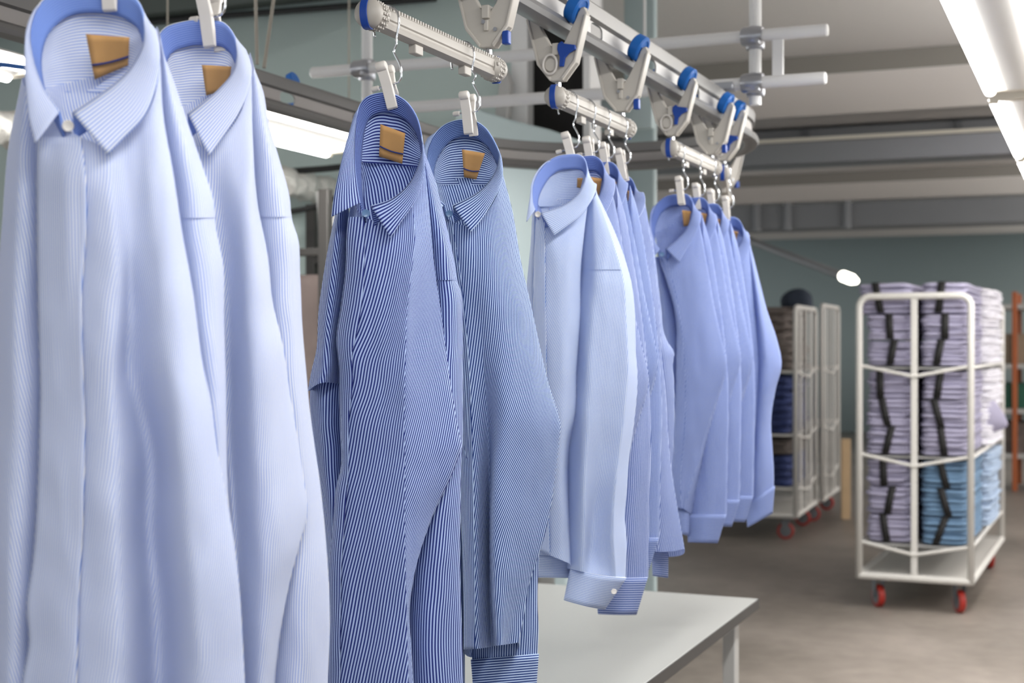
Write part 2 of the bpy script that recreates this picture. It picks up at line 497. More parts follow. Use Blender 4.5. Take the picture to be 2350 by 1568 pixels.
    # card label on the yoke
    if 'card' in D:
        q = D['card']; km = MB(); P = []
        for r in range(7):
            t = r/6; row = []
            for c in range(7):
                u = c/6
                x = (q[0][0]*(1-u)+q[1][0]*u)*(1-t)+(q[3][0]*(1-u)+q[2][0]*u)*t
                y = (q[0][1]*(1-u)+q[1][1]*u)*(1-t)+(q[3][1]*(1-u)+q[2][1]*u)*t
                row.append(T(x, y, .006-.016*t+.005*abs(u-.42)))
            P.append(row)
        km.grid(P)
        card = km.build('neck_label', M_CARD, root, solid=.0008, sharp=0); card['label'] = 'tan card label pinned inside the neck'
        if D.get('card_cord', True):
            tm = MB(); t = .68
            pts = []
            for c in range(7):
                u = c/6
                x = (q[0][0]*(1-u)+q[1][0]*u)*(1-t)+(q[3][0]*(1-u)+q[2][0]*u)*t
                y = (q[0][1]*(1-u)+q[1][1]*u)*(1-t)+(q[3][1]*(1-u)+q[2][1]*u)*t
                pts.append(T(x, y+3*math.sin(u*PI), .0085-.016*t+.005*abs(u-.42)))
            tm.tube(pts, .0011, 6)
            tm.build('label_cord', M_THREAD, card, sharp=0)
    # sleeves, shoulder panels and cuffs
    for k, sl in enumerate(D.get('sleeves', ())):
        gl = [sl['L']]+sl.get('mid', [])+[sl['R']]
        Ls, Rs = smooth_path(sl['L'], 30), smooth_path(sl['R'], 30)
        bk = [((a[0]+b[0])/2, (a[1]+b[1])/2, sl.get('vb', -.03)) for a, b in zip(Ls[::3]+[Ls[-1]], Rs[::3]+[Rs[-1]])]
        G = gl+[bk]
        cr = {0, len(gl)-1} | set(sl.get('crease', ()))
        shs = sl.get('shear', 0)
        shl = [shs]*len(G) if not isinstance(shs, (list, tuple)) else list(shs)+[0]*(len(G)-len(shs))
        ys = sl.get('seam')
        kw = dict(sub=int(7*det)+1, closed=True, crease=cr, amp=sl.get('amp', amp), seed=seed+11+k, nsx=.03*s, nsy=.12*s)
        sm_ = MB()
        if ys:
            pm = MB()
            loft(pm, [cut(g, -999, ys+3) for g in G], T, rows=int(26*det), shear=shl, **kw)
            pm.build('shoulder_panel', cloth, root, sharp=0)
            low_ = []
            for j, g in enumerate(G):
                c_ = cut(g, ys, 9999)
                low_.append([(p[0], p[1], p[2]-.0022*(1 if p[2] > sl.get('vb', -.03)+.01 else -1)*max(0, 1-(p[1]-ys)/(.03*s))) for p in c_])
            loft(sm_, low_, T, rows=nr, shear=shl, u0=.0013, **kw)
        else:
            loft(sm_, G, T, rows=nr, shear=shl, **kw)
        if 'lower' in sl:
            lo = sl['lower']
            bk2 = [((a[0]+b[0])/2, (a[1]+b[1])/2, lo.get('vb', -.03)) for a, b in zip(smooth_path(lo['L'], 8), smooth_path(lo['R'], 8))]
            loft(sm_, [lo['L']]+lo.get('mid', [])+[lo['R'], bk2], T, rows=nr, sub=7, closed=True, crease={0, 1+len(lo.get('mid', []))}, shear=[lo.get('shear', 0)]*6, amp=amp, seed=seed+31, nsx=.03*s, nsy=.12*s)
        so = sm_.build('sleeve', cloth, root, sharp=0)
        if 'cuff' in sl:
            c = sl['cuff']; cm = MB()
            Lc, Rc = c['L'], c['R']; vf = c.get('vf', .03); vbk = c.get('vb', -.02)
            mid = c.get('M') or [((a[0]+b[0])/2, (a[1]+b[1])/2) for a, b in zip(Lc, Rc)]
            gl2 = [[(x, y, (vf+vbk)/2) for x, y in Lc], [(x, y, vf) for x, y in mid], [(x, y, (vf+vbk)/2) for x, y in Rc],
                   [((a[0]+b[0])/2, (a[1]+b[1])/2, vbk) for a, b in zip(Lc, Rc)]]
            loft(cm, gl2, T, rows=8, sub=10, closed=True, across=True, anchor=1, amp=amp*.3, seed=seed)
            co_ = cm.build('cuff', cloth, so, solid=.0025, sharp=0)
            if 'button' in c:
                bx, by = c['button']; bm = MB()
                p = T(bx, by, vf+.002)
                bm.lathe([(-.001, .004), (0, .0052), (.0012, .0052), (.0016, .0045), (.0012, .003)], p, T(bx, by, vf+.01)-p, 14)
                bm.build('button', M_BTN, co_, sharp=35)
    # collar button
    if 'button' in D:
        bx, by = D['button']; bm = MB()
        i = min(range(NR), key=lambda q: (rg[q].x-bx)**2+(rg[q].y-by)**2)
        vv = D.get('ring_depth', .07)+.001
        p = T(bx, by, vv); ax = T(bx, by, vv+.01)-p
        bm.lathe([(-.001, .0045), (0, .0056), (.0014, .0056), (.002, .0048), (.0013, .003)], p, ax, 16)
        bm.build('button', D.get('btn', M_BTNB), stand, sharp=35)
    if D.get('front_buttons'):
        for (bx, by, bv) in D['front_buttons']:
            bm = MB(); p = T(bx, by, bv); ax = T(bx, by, bv+.01)-p
            bm.lathe([(-.001, .0045), (0, .0056), (.0014, .0056), (.002, .0048), (.0013, .003)], p, ax, 14)
            bm.build('button', D.get('btn', M_BTNB), root, sharp=35)
    return root
def V(pts, v): return [(p[0], p[1], p[2] if len(p) > 2 else v) for p in pts]

S1 = dict(d0=1.43, clip=(255, 8), seed=1, rows=90, sub=10,
  ring=[(136,257),(120,235),(100,205),(82,160),(72,120),(68,85),(72,50),(85,17),(110,-8),(150,-27),(200,-35),(250,-32),(290,-17),(318,5),(330,40),(331,93),(315,133),(292,166),(259,196),(212,229),(166,259)],
  fall=[(80,330),(66,270),(59,190),(57,120),(61,70),(76,28),(105,-5),(150,-20),(200,-25),(255,-17),(300,0),(340,28),(360,80),(367,133),(359,195),(332,265),(282,319),(247,355)],
  stand_shift=14, yoke=212, card=[(197,78),(297,86),(294,150),(217,183)], button=(156,289),
  btn=M_BTN,
  body=[V([(92,205,.015),(90,260,.035),(84,330),(83,400),(83,500),(86,699),(91,931),(89,1000),(87,1072),(74,1290),(60,1398),(66,1471),(50,1568),(45,1700),(48,1880)], .055),
    V([(186,315,.07),(196,400,.08),(199,500),(188,666),(190,830),(195,1000),(190,1200),(180,1400),(175,1640),(175,1890)], .082),
    V([(240,330,.075),(262,500,.085),(275,633,.085),(262,800,.09),(258,865,.09),(262,1000,.09),(265,1200,.095),(270,1400,.095),(275,1640,.095),(275,1890,.095)], .09),
    V([(285,310,.062),(296,500,.07),(296,700,.058),(299,865,.045),(322,940,.036),(340,1000,.03),(344,1217,.022),(358,1362,.015),(366,1640,.01),(366,1890,.01)], .05),
    V([(330,270,.055),(355,500,.078),(375,700,.085),(395,900,.09),(420,1100,.092),(440,1300,.092),(455,1640,.088),(455,1890,.088)], .09),
    V([(368,140,.03),(375,265,.045),(398,398,.055),(418,530,.055),(445,682,.055),(465,832,.055),(485,931,.055),(496,1018,.055),(514,1109,.055),(536,1235,.055),(547,1326,.055),(560,1525,.05),(568,1700,.05),(570,1880,.05)], .05)],
  placket=(0, 1), shear=[0, .13, .13, .13, .13], crease=(), anchor=1, vb=-.03,
  sleeves=[
    dict(L=V([(345,120),(355,300),(375,500),(400,700),(430,900),(455,1100),(480,1300),(490,1640),(492,1980)], -.01),
         mid=[V([(368,90,.01),(395,230,.02),(425,340,.028),(450,470,.03),(470,640,.03),(490,865,.03),(500,1020,.03),(512,1300,.03),(535,1640,.03),(537,1980,.03)], .03)],
         R=V([(360,60),(370,105),(398,183),(431,282),(465,382),(491,465),(495,518),(511,600),(514,732),(518,865),(520,1020),(524,1200),(534,1400),(548,1640),(552,1980)], -.005), vb=-.03, seam=497),
    dict(L=V([(50,180),(43,216),(20,332),(4,517),(-10,700),(-25,1000),(-32,1300),(-20,1640),(-10,1960)], .0),
         mid=[V([(58,200,.01),(50,300,.03),(38,600,.045),(30,1000,.05),(22,1300,.05),(22,1640,.045),(30,1960,.045)], .04)],
         R=V([(84,170,.0),(128,330,-.016),(145,600,-.02),(150,1000,-.02),(138,1300,-.02),(120,1640,-.02),(120,1960,-.02)], -.02), vb=-.035, shear=-.28)])

S2 = dict(d0=1.6, clip=(479, 90), seed=2, rows=90, sub=10,
  ring=[(418,272),(392,250),(374,215),(364,170),(360,120),(364,85),(377,66),(400,55),(448,46),(500,48),(520,58),(535,78),(543,103),(543,139),(530,173),(498,209),(465,236),(431,262)],
  fall=[(372,340),(360,290),(352,220),(349,150),(352,100),(366,70),(400,57),(450,52),(505,54),(538,72),(562,112),(577,159),(571,206),(548,259),(518,305),(480,358)],
  stand_shift=10, yoke=262, card=[(463,149),(531,153),(524,205),(473,219)], card_cord=False,
  body=[V([(395,258,.015),(408,300,.04),(425,330),(430,500),(445,700),(460,900),(480,1100),(500,1300),(512,1640),(512,1770)], .05),
    V([(440,330,.065),(470,500,.07),(490,700,.07),(505,900,.07),(520,1100,.07),(535,1300,.075),(545,1640,.075),(545,1780,.075)], .07),
    V([(475,340,.065),(505,500,.055),(518,666,.045),(520,850,.04),(522,1020,.04),(535,1200,.045),(545,1400,.05),(552,1640,.055),(552,1780,.055)], .05),
    V([(525,300,.06),(555,500,.075),(568,700,.08),(580,850,.085),(590,1000,.085),(600,1200,.085),(600,1400,.085),(595,1640,.085),(595,1780,.085)], .08),
    V([(577,165,.025),(581,332,.05),(591,465,.05),(614,583,.05),(627,699,.05),(647,782,.05),(665,900,.045),(685,1020,.04),(700,1120,.04),(706,1174,.04),(690,1240,.05),(670,1315,.055),(648,1417,.06),(627,1568,.065),(620,1700,.065),(620,1780,.065)], .05)],
  placket=(0, 1), shear=[0, .22, .22, .22], crease=(), anchor=1, vb=-.03,
  sleeves=[
    dict(L=V([(550,190),(555,400),(570,600),(590,900),(600,1200),(590,1640),(588,1830)], -.005),
         mid=[V([(580,170,.01),(598,260,.025),(625,380,.032),(645,480,.035),(660,700,.035),(675,900,.035),(690,1100,.035),(692,1300,.035),(690,1640,.035),(690,1830,.035)], .03)],
         R=V([(574,120),(587,166),(601,199),(617,282),(641,365),(664,448),(674,518),(680,533),(689,633),(694,749),(704,865),(710,931),(719,1000),(732,1090),(746,1217),(753,1308),(757,1435),(752,1568),(750,1700),(748,1830)], -.005), vb=-.03, seam=495)])

S3 = dict(d0=2.0, clip=(898, 228), seed=3, rows=110, sub=11,
  ring=[(826,466),(820,432),(815,390),(813,348),(814,306),(819,265),(828,238),(845,221),(876,213),(905,217),(930,231),(948,253),(960,278),(968,315),(969,348),(960,382),(944,416),(921,441),(893,460),(851,473)],
  fall=[(761,497),(766,455),(776,404),(789,348),(803,301),(814,264),(828,240),(846,226),(876,219),(907,224),(935,242),(955,272),(968,315),(975,370),(972,404),(963,438),(946,472),(921,508),(896,546)],
  stand_shift=9, yoke=(372, 384), card=[(873,285),(930,306),(923,376),(870,359)], button=(840,490),
  body=[V([(822,385,.01),(812,440,.03),(802,484,.045),(797,520),(793,618),(783,700),(772,780),(778,845),(778,906),(781,998),(781,1080),(773,1111),(764,1204),(755,1313),(756,1391),(753,1500),(752,1600)], .05),
    V([(836,498,.06),(836,600,.07),(833,661),(821,753),(807,814),(809,875),(801,950),(798,1080),(790,1200),(782,1313),(781,1450),(779,1608)], .071),
    V([(880,510,.066),(880,650,.08),(870,800,.085),(860,950,.085),(855,1100,.085),(850,1300,.085),(850,1615,.085)], .085),
    V([(945,455,.05),(952,560,.072),(946,612,.08),(934,722,.09),(931,814,.095),(928,937,.1),(929,1080,.1),(929,1204,.1),(931,1329,.1),(933,1385,.1),(935,1480,.1),(940,1612,.1)], .1),
    V([(974,372,.02),(985,480,.03),(998,618,.03),(1011,707,.03),(1023,799,.03),(1038,906,.03),(1054,995,.026),(1060,1022,.024),(1053,1048,.027),(1041,1080,.033),(991,1189,.05),(960,1282,.07),(945,1344,.085),(937,1385,.093),(942,1480,.093),(950,1605,.088)], .05)],
  placket=(0, 1), shear=[0, .2, .2, .5], crease=(3,), anchor=1, vb=-.035,
  sleeves=[
    dict(L=V([(955,420),(965,600),(970,800),(955,1000),(930,1200),(915,1400),(915,1620)], -.02),
         mid=[V([(976,385,.006),(995,480,.014),(1018,560,.02),(1030,640,.022),(1032,800,.022),(1025,1000,.02),(1010,1200,.024),(1000,1400,.026),(1000,1620,.026)], .02),],
         R=V([(972,345),(983,371),(1000,418),(1011,461),(1031,545),(1045,612),(1050,646),(1057,667),(1062,753),(1062,875),(1062,1000),(1058,1080),(1057,1173),(1056,1300),(1060,1450),(1064,1620)], -.008), vb=-.035, seam=640, shear=0),
    dict(L=V([(782,440),(768,497),(751,579),(740,645),(731,712),(725,808),(714,854),(706,898)], .012),
         mid=[V([(788,450,.02),(776,497,.03),(764,600,.038),(752,712,.04),(748,800,.045),(745,850,.05),(735,880,.05)], .03)],
         R=V([(800,470),(803,540),(803,640),(795,720),(788,790),(784,850),(780,882)], .0), vb=-.03, shear=-.42,
         lower=dict(L=V([(716,862),(711,905),(714,960),(722,1040),(738,1150),(748,1250),(756,1350),(762,1500),(765,1600)], -.02),
                    mid=[V([(745,862),(742,905),(748,960),(755,1040),(762,1150),(770,1350),(780,1600)], .012)],
                    R=V([(795,862),(795,1000),(800,1200),(800,1400),(800,1600)], -.015), vb=-.05, shear=.06))])

S4 = dict(d0=2.27, clip=(1076, 288), seed=4, rows=110, sub=10,
  ring=[(1020,470),(1002,452),(988,425),(981,390),(980,351),(988,326),(1002,303),(1025,284),(1056,275),(1089,278),(1112,292),(1129,315),(1143,343),(1146,362),(1140,388),(1126,413),(1106,435),(1081,452),(1039,472)],
  fall=[(976,512),(972,470),(968,425),(967,375),(975,332),(992,303),(1020,286),(1056,279),(1092,284),(1118,300),(1138,326),(1150,362),(1154,404),(1146,432),(1129,466),(1104,505),(1080,533)],
  stand_shift=8, yoke=(424, 424), card=[(1060,343),(1113,352),(1093,412),(1065,407)], button=(1031,491),
  body=[V([(990,415,.01),(996,450,.02),(1000,490,.03),(1008,600),(1028,750),(1042,900),(1052,1080),(1060,1250),(1064,1400),(1064,1491)], .03),
    V([(1036,508,.058),(1055,620,.06),(1073,800,.06),(1083,1000,.06),(1088,1250,.06),(1090,1490,.06)], .06),
    V([(1075,520,.06),(1092,620,.065),(1107,800,.06),(1118,950,.042),(1124,1080,.022),(1125,1200,.01),(1126,1350,.008),(1130,1484,.01)], .06),
    V([(1105,500,.052),(1128,620,.065),(1147,800,.07),(1152,950,.075),(1143,1080,.08),(1141,1250,.085),(1144,1350,.085),(1150,1481,.08)], .07),
    V([(1132,465,.04),(1162,620,.05),(1190,800,.055),(1210,950,.06),(1206,1080,.06),(1195,1200,.06),(1185,1350,.06),(1172,1478,.055)], .05),
    V([(1154,400,.015),(1174,475),(1197,606),(1219,701),(1240,799),(1262,891),(1279,943),(1286,978),(1283,1013),(1276,1080),(1265,1158,.025),(1250,1229,.03),(1231,1290,.035),(1215,1338,.04),(1203,1407,.045),(1190,1475,.05)], .02)],
  placket=(0, 1), shear=[0, .21, .21, .21, .21], crease=(2,), anchor=1, vb=-.03, back_drop=22,
  sleeves=[
    dict(L=V([(1118,480),(1110,700),(1095,1000),(1086,1250),(1083,1514)], -.02),
         mid=[V([(1135,440,-.005),(1150,700,.0),(1165,1000,.0),(1165,1250,.0),(1160,1508,.0)], .0)],
         R=V([(1150,410),(1172,600),(1200,800),(1225,1000),(1238,1200),(1237,1267),(1234,1391),(1236,1440),(1234,1502)], -.02), vb=-.05,
         cuff=dict(L=[(1082,1514),(1090,1612)], R=[(1235,1501),(1228,1600)], vf=.004, vb=-.045)),
    dict(L=V([(990,520),(1010,800),(1030,1200),(1036,1400),(1036,1570)], -.01),
         mid=[V([(1000,520,.01),(1030,800,.015),(1048,1200,.02),(1052,1400,.02),(1052,1570,.02)], .02)],
         R=V([(1012,520),(1050,800),(1062,1100),(1066,1250),(1067,1400),(1067,1570)], -.0), vb=-.03,
         cuff=dict(L=[(1036,1568),(1040,1640)], R=[(1067,1568),(1064,1640)], vf=.02, vb=-.03))])

S5 = dict(d0=2.67, clip=(1313, 368), seed=5, rows=90, sub=9,
  ring=[(1228,482),(1222,462),(1222,428),(1233,399),(1252,375),(1276,360),(1300,355),(1328,355),(1342,366),(1347,385),(1346,402),(1338,426),(1325,447),(1303,466),(1279,478),(1241,489)],
  fall=[(1208,509),(1212,482),(1217,452),(1219,425),(1230,398),(1250,375),(1276,361),(1302,357),(1332,358),(1351,374),(1364,400),(1369,423),(1365,445),(1351,471),(1330,498),(1298,522),(1272,541)],
  stand_shift=6, yoke=474, card=[(1325,409),(1338,409),(1332,432),(1324,430)], card_cord=False, button=(1234,492), btn=M_BTN,
  body=[V([(1228,455,.02),(1230,480,.035),(1231,500),(1228,560),(1227,700),(1228,900),(1232,1100),(1238,1263)], .05),
    V([(1250,498,.06),(1252,700,.07),(1255,900,.07),(1258,1100,.065),(1262,1275,.06)], .06),
    V([(1292,498,.052),(1290,560,.066),(1290,700,.075),(1290,900,.075),(1287,1060,.07),(1287,1285,.066)], .07),
    V([(1350,460,.03),(1340,540,.045),(1331,620,.05),(1330,720),(1321,847),(1315,964),(1302,1008),(1297,1060),(1299,1150),(1303,1220),(1307,1294)], .05)],
  placket=(0, 1), shear=[0, .42, .42], crease=(1,), anchor=1, vb=-.03,
  sleeves=[
    dict(L=V([(1335,455,.0),(1322,560),(1315,653),(1308,720),(1300,850),(1292,964),(1290,1100),(1295,1219),(1302,1307)], -.045),
         mid=[V([(1356,455,.02),(1352,560,.03),(1347,653,.034),(1338,720,.034),(1330,850,.034),(1322,964,.034),(1317,1100,.034),(1313,1219,.034),(1311,1307,.03)], .03),
              V([(1360,455,.025),(1368,560,.045),(1368,640,.056),(1355,800,.062),(1345,1000,.062),(1338,1200,.06),(1338,1313,.052)], .06),
              V([(1364,452,.025),(1388,560,.046),(1396,640,.054),(1390,800,.056),(1384,960,.05),(1374,1100,.036),(1360,1220,.026),(1354,1300,.036),(1354,1316,.045)], .05),
              V([(1368,445,.02),(1408,560,.042),(1430,640,.046),(1436,720,.046),(1440,860,.046),(1426,1000,.046),(1410,1130,.05),(1406,1230,.05),(1412,1325,.044)], .045)],
         R=V([(1366,420),(1369,439),(1383,471),(1408,525),(1426,570),(1440,613),(1448,643),(1458,720),(1459,803),(1463,861),(1456,964),(1444,1052),(1438,1134),(1434,1175),(1438,1243),(1436,1327)], -.01),
         vb=-.03, seam=616, crease=(4,),
         cuff=dict(L=[(1310,1305),(1295,1378)], M=[(1372,1320),(1341,1391)], R=[(1437,1326),(1387,1399)], vf=.058, vb=-.02, button=(1409,1358))),
    dict(L=V([(1222,470),(1217,568),(1209,648),(1200,800),(1203,1000),(1212,1150),(1220,1275)], .0),
         mid=[V([(1228,470),(1224,700),(1222,1000),(1250,1275)], .022)],
         R=V([(1234,470),(1245,700),(1255,1000),(1307,1280)], .01), vb=-.03,
         cuff=dict(L=[(1222,1272),(1226,1326)], R=[(1309,1280),(1308,1327)], vf=.022, vb=-.025))])

S9 = dict(d0=3.41, clip=(1562, 459), seed=9, rows=70, sub=8,
  ring=[(1515,573),(1504,557),(1496,533),(1494,505),(1498,487),(1509,466),(1531,450),(1555,446),(1575,446),(1587,458),(1590,474),(1587,498),(1574,528),(1555,549),(1528,571)],
  fall=[(1500,590),(1495,560),(1491,530),(1491,503),(1495,482),(1507,464),(1530,450),(1556,447),(1580,450),(1598,465),(1608,487),(1606,514),(1592,546),(1571,581),(1559,603)],
  stand_shift=4, yoke=545, card=[(1565,482),(1586,485),(1581,518),(1569,520)], card_cord=False, button=(1519,584),
  body=[V([(1503,535,.015),(1507,560,.03),(1512,584),(1530,640),(1549,700),(1553,850),(1550,1000),(1547,1110),(1558,1165)], .05),
    V([(1530,592,.058),(1556,700,.062),(1572,850,.066),(1570,1000,.066),(1562,1100,.06),(1563,1166,.056)], .06),
    V([(1572,552,.045),(1580,620,.054),(1592,700,.058),(1612,838,.062),(1602,950,.06),(1582,1060,.056),(1566,1167,.052)], .06),
    V([(1600,490,.015),(1611,540,.026),(1622,600,.03),(1638,700,.03),(1655,773,.03),(1668,838,.03),(1649,905,.035),(1620,993,.04),(1600,1067,.045),(1580,1130,.05),(1569,1168,.05)], .03)],
  shear=[.1, .36, .36], anchor=0, vb=-.03,
  sleeves=[
    dict(L=V([(1600,560),(1600,800),(1590,1000),(1575,1182)], -.015),
         mid=[V([(1612,540,.0),(1630,800,.008),(1632,1000,.012),(1620,1182,.012)], .01)],
         R=V([(1610,490),(1625,540),(1645,650),(1660,750),(1672,900),(1670,1050),(1668,1182)], -.012), vb=-.03,
         cuff=dict(L=[(1574,1181),(1580,1245)], R=[(1666,1182),(1646,1247)], vf=.014, vb=-.028)),
    dict(L=V([(1500,590),(1504,650),(1515,750),(1525,900),(1532,1050),(1556,1170)], .0),
         mid=[V([(1508,590),(1525,700),(1540,900),(1548,1050),(1566,1170)], .03)],
         R=V([(1520,590),(1550,700),(1565,900),(1570,1050),(1582,1170)], .015), vb=-.02,
         cuff=dict(L=[(1556,1168),(1560,1225)], R=[(1582,1168),(1580,1230)], vf=.03, vb=-.015))])

S12 = dict(d0=3.80, clip=(1667, 497), seed=12, rows=60, sub=8,
  ring=[(1652,600),(1643,580),(1640,550),(1645,522),(1655,505),(1678,498),(1692,502),(1702,515),(1706,535),(1703,552),(1695,567),(1680,583),(1664,597)],
  fall=[(1646,615),(1639,585),(1636,550),(1641,520),(1652,504),(1680,499),(1698,502),(1712,520),(1721,554),(1718,575),(1708,600),(1690,626)],
  stand_shift=4, yoke=570, card=[(1683,530),(1694,532),(1690,552),(1683,550)], card_cord=False,
  body=[V([(1652,605),(1662,720),(1672,850),(1680,1000),(1690,1150)], .04),
    V([(1668,610,.055),(1682,720,.06),(1692,850,.06),(1696,1000,.055),(1700,1155,.05)], .055),
    V([(1690,600,.05),(1705,720,.055),(1712,850,.055),(1710,1000,.05),(1708,1158,.045)], .05),
    V([(1718,560,.025),(1724,640,.03),(1734,740,.03),(1742,838,.03),(1735,950,.03),(1724,1060,.03),(1716,1155,.03)], .03)],
  shear=[0, .2, .2], anchor=0, vb=-.03,
  sleeves=[
    dict(L=V([(1708,600),(1722,720),(1730,838),(1722,950),(1716,1060),(1712,1165)], .0),
         mid=[V([(1718,560,.02),(1740,700,.04),(1756,838,.046),(1746,960,.04),(1742,1060,.035),(1740,1165,.03)], .04)],
         R=V([(1720,535),(1721,556),(1729,589),(1742,640),(1761,714),(1784,782),(1794,838),(1781,891),(1770,964),(1773,1030),(1776,1080),(1776,1118)], -.005), vb=-.03,
         cuff=dict(L=[(1712,1160),(1716,1210)], R=[(1777,1116),(1772,1179)], vf=.03, vb=-.025))])

S8 = dict(d0=3.0, clip=(1431, 400), seed=8, rows=70, sub=8,
  ring=[(1400,500),(1392,480),(1390,455),(1396,428),(1410,410),(1432,404),(1446,408),(1456,424),(1457,440),(1452,460),(1442,478),(1428,492),(1412,503)],
  fall=[(1398,520),(1390,490),(1387,455),(1393,425),(1408,407),(1434,404),(1456,409),(1473,432),(1481,458),(1477,480),(1466,500),(1448,524)],
  stand_shift=4, yoke=470, card=[(1440,438),(1452,440),(1448,462),(1440,460)], card_cord=False,
  body=[V([(1402,480,.02),(1410,510,.035),(1425,650,.05),(1440,850,.05),(1460,1050,.05),(1480,1266,.05)], .05),
    V([(1430,512,.05),(1458,650,.06),(1476,850,.064),(1496,1050,.062),(1512,1267,.06)], .06),
    V([(1455,490,.04),(1484,650,.052),(1500,850,.05),(1518,1050,.05),(1540,1266,.05)], .05),
    V([(1478,462,.015),(1488,522,.025),(1498,570),(1505,635),(1512,702),(1516,780),(1526,900),(1538,1060),(1546,1115),(1556,1175),(1566,1230),(1571,1260)], .03)],
  shear=[0, .3, .3], anchor=0, vb=-.025,
  sleeves=[
    dict(L=V([(1462,480),(1480,640),(1494,800),(1502,1000),(1500,1150),(1497,1264)], -.02),
         mid=[V([(1470,470,.0),(1494,640,.006),(1516,800,.012),(1524,900,.008),(1524,1000,.004),(1518,1150,.0),(1515,1264,.0)], .0)],
         R=V([(1477,448),(1491,522),(1501,570),(1509,635),(1517,702),(1532,785),(1547,808),(1544,834),(1547,876),(1548,964),(1544,1052),(1540,1120),(1535,1200),(1532,1264)], -.012), vb=-.035,
         cuff=dict(L=[(1496,1262),(1499,1322)], R=[(1533,1262),(1532,1327)], vf=.004, vb=-.03))])

G1 = 'shirts on the nearest pegs'
make_shirt(S1, CL_A, 'light blue striped shirt nearest the camera, at the left edge of the picture', G1, amp=.005)
make_shirt(S2, CL_B, 'light blue striped shirt between the nearest shirt and the navy striped shirts', G1, amp=.004)
make_shirt(S3, CL_C, 'navy striped shirt with flared left collar point, nearer of the two navy shirts', 'navy striped shirts', amp=.0035)
make_shirt(S4, CL_D, 'navy striped shirt with right cuff hanging below its hem, farther of the two navy shirts', 'navy striped shirts', amp=.003)
GA = 'shirts under the second carrier bar'
make_shirt(S5, CL_E, 'pale blue striped shirt, front one on the second carrier bar, pearl button on cuff', GA)
RAILX = -.935
def moved(ref, px, py, yaw=0, sc=1.0):
    a = cam(ref['clip'][0], ref['clip'][1], ref['d0']); b = onX(px, py, -.922)
    R = Matrix.Rotation(math.radians(yaw), 3, 'Z')
    return lambda p: b+R @ ((p-a)*sc)
make_shirt(S9 | dict(seed=6), CL_F, 'mid blue striped shirt directly behind the pale blue one with the pearl cuff button', GA, place=moved(S9, 1350, 376, 4, 1.066), det=.9)
make_shirt(S9 | dict(seed=7), CL_H, 'steel blue striped shirt third along the second carrier bar', GA, place=moved(S9, 1388, 388, -2, .98), det=.9)
make_shirt(S8, CL_F, 'blue striped shirt with wide flared hem at the rear end of the second carrier bar', GA)
GB = 'shirts under the third carrier bar'
make_shirt(S9, CL_G, 'dusky blue striped shirt, front one of four on the third carrier bar', GB)
make_shirt(S9 | dict(seed=10), CL_G, 'fine striped blue shirt second along the third carrier bar', GB, place=moved(S9, 1600, 466, 3, .97), det=.8)
make_shirt(S9 | dict(seed=11), CL_G, 'fine striped blue shirt third along the third carrier bar', GB, place=moved(S9, 1632, 480, -3, .97), det=.8)
make_shirt(S12, CL_G, 'blue shirt with bulging elbow at the far end of the row', GB)
# ------------------------------------------------------------------ conveyor rail (a loop with a U-turn)
YE, RAD, RYB, XL = 3.97, .4925, .60, RAILX-.985       # start of the bend, its radius, the return track
YS = 0.2
ZB, ZT = EYE+.588, EYE+.668                 # lower tube centre, top of the rail
def track(off, z, far, n=28):
    if not far: return [Vector((RAILX+off, YS+(YE-YS)*k/6, z)) for k in range(7)]
    pts = [Vector((RAILX-RAD+math.cos(PI*k/n)*(RAD+off), YE+math.sin(PI*k/n)*(RYB+off), z)) for k in range(n+1)]
    return pts+[Vector((XL-off, YE-(YE-YS)*k/6, z)) for k in range(1, 7)]
rail = empty('conveyor_rail', (RAILX-RAD, 2.5, ZB), 'grey aluminium overhead conveyor rail looping round behind the shirts', 'conveyor rail')
rail_near = MB()
LIPP = [(-.010, ZB+.016), (-.020, ZB+.009), (-.023, ZB), (-.019, ZB-.009), (-.006, ZB-.013), (.006, ZB-.013), (.019, ZB-.009), (.023, ZB), (.020, ZB+.009), (.010, ZB+.016), (.002, ZB+.016)]
TOPP = [(.0018, ZT-.034), (.011, ZT-.03), (.0125, ZT-.004), (.009, ZT), (-.009, ZT), (-.0125, ZT-.004), (-.011, ZT-.03), (-.0018, ZT-.034)]
for far in (False, True):
    for prof, nm, mt in ((LIPP, 'running_lip', M_RAIL_DIM if far else M_RAILD), (TOPP, 'top_flange', M_RAIL_DIM if far else M_RAILT)):
        m = MB(); m.grid([track(o, z, far) for o, z in prof]); ro = m.build(nm, mt, rail, sharp=35)
        if far: ro['label'] = 'return stretch, dim reflections painted in dark grey'
# web with oval openings on the straight runs
def web_run(mb, x, y0, y1, holes):
    z0, z1 = ZB+.012, ZT-.03
    edges = sorted(holes); cuts = [y0]+[(a+b)/2 for a, b in zip(edges, edges[1:])]+[y1]
    zc = (z0+z1)/2; hy, hz = .036, (z1-z0)*.40
    for h, a, b in zip(edges, cuts, cuts[1:]):
        angs = [2*PI*k/40 for k in range(40)]
        for cy_, cz_ in ((b, z1), (a, z1), (a, z0), (b, z0)): angs.append(math.atan2(cz_-zc, cy_-h) % (2*PI))
        angs.sort(); rings = []
        for sx in (-.0018, .0018):
            inn, out = [], []
            for q in angs:
                c, s_ = math.cos(q), math.sin(q); e = .62
                inn.append(Vector((x+sx, h+hy*math.copysign(abs(c)**e, c), zc+hz*math.copysign(abs(s_)**e, s_))))
                ty = ((b-h) if c > 0 else (h-a))/max(1e-6, abs(c)); tz = (z1-zc)/max(1e-6, abs(s_)); t = min(ty, tz)
                out.append(Vector((x+sx, h+c*t, zc+s_*t)))
            mb.grid([inn, out], wrap=True); rings.append(inn)
        mb.grid(rings, wrap=True)
w = MB()
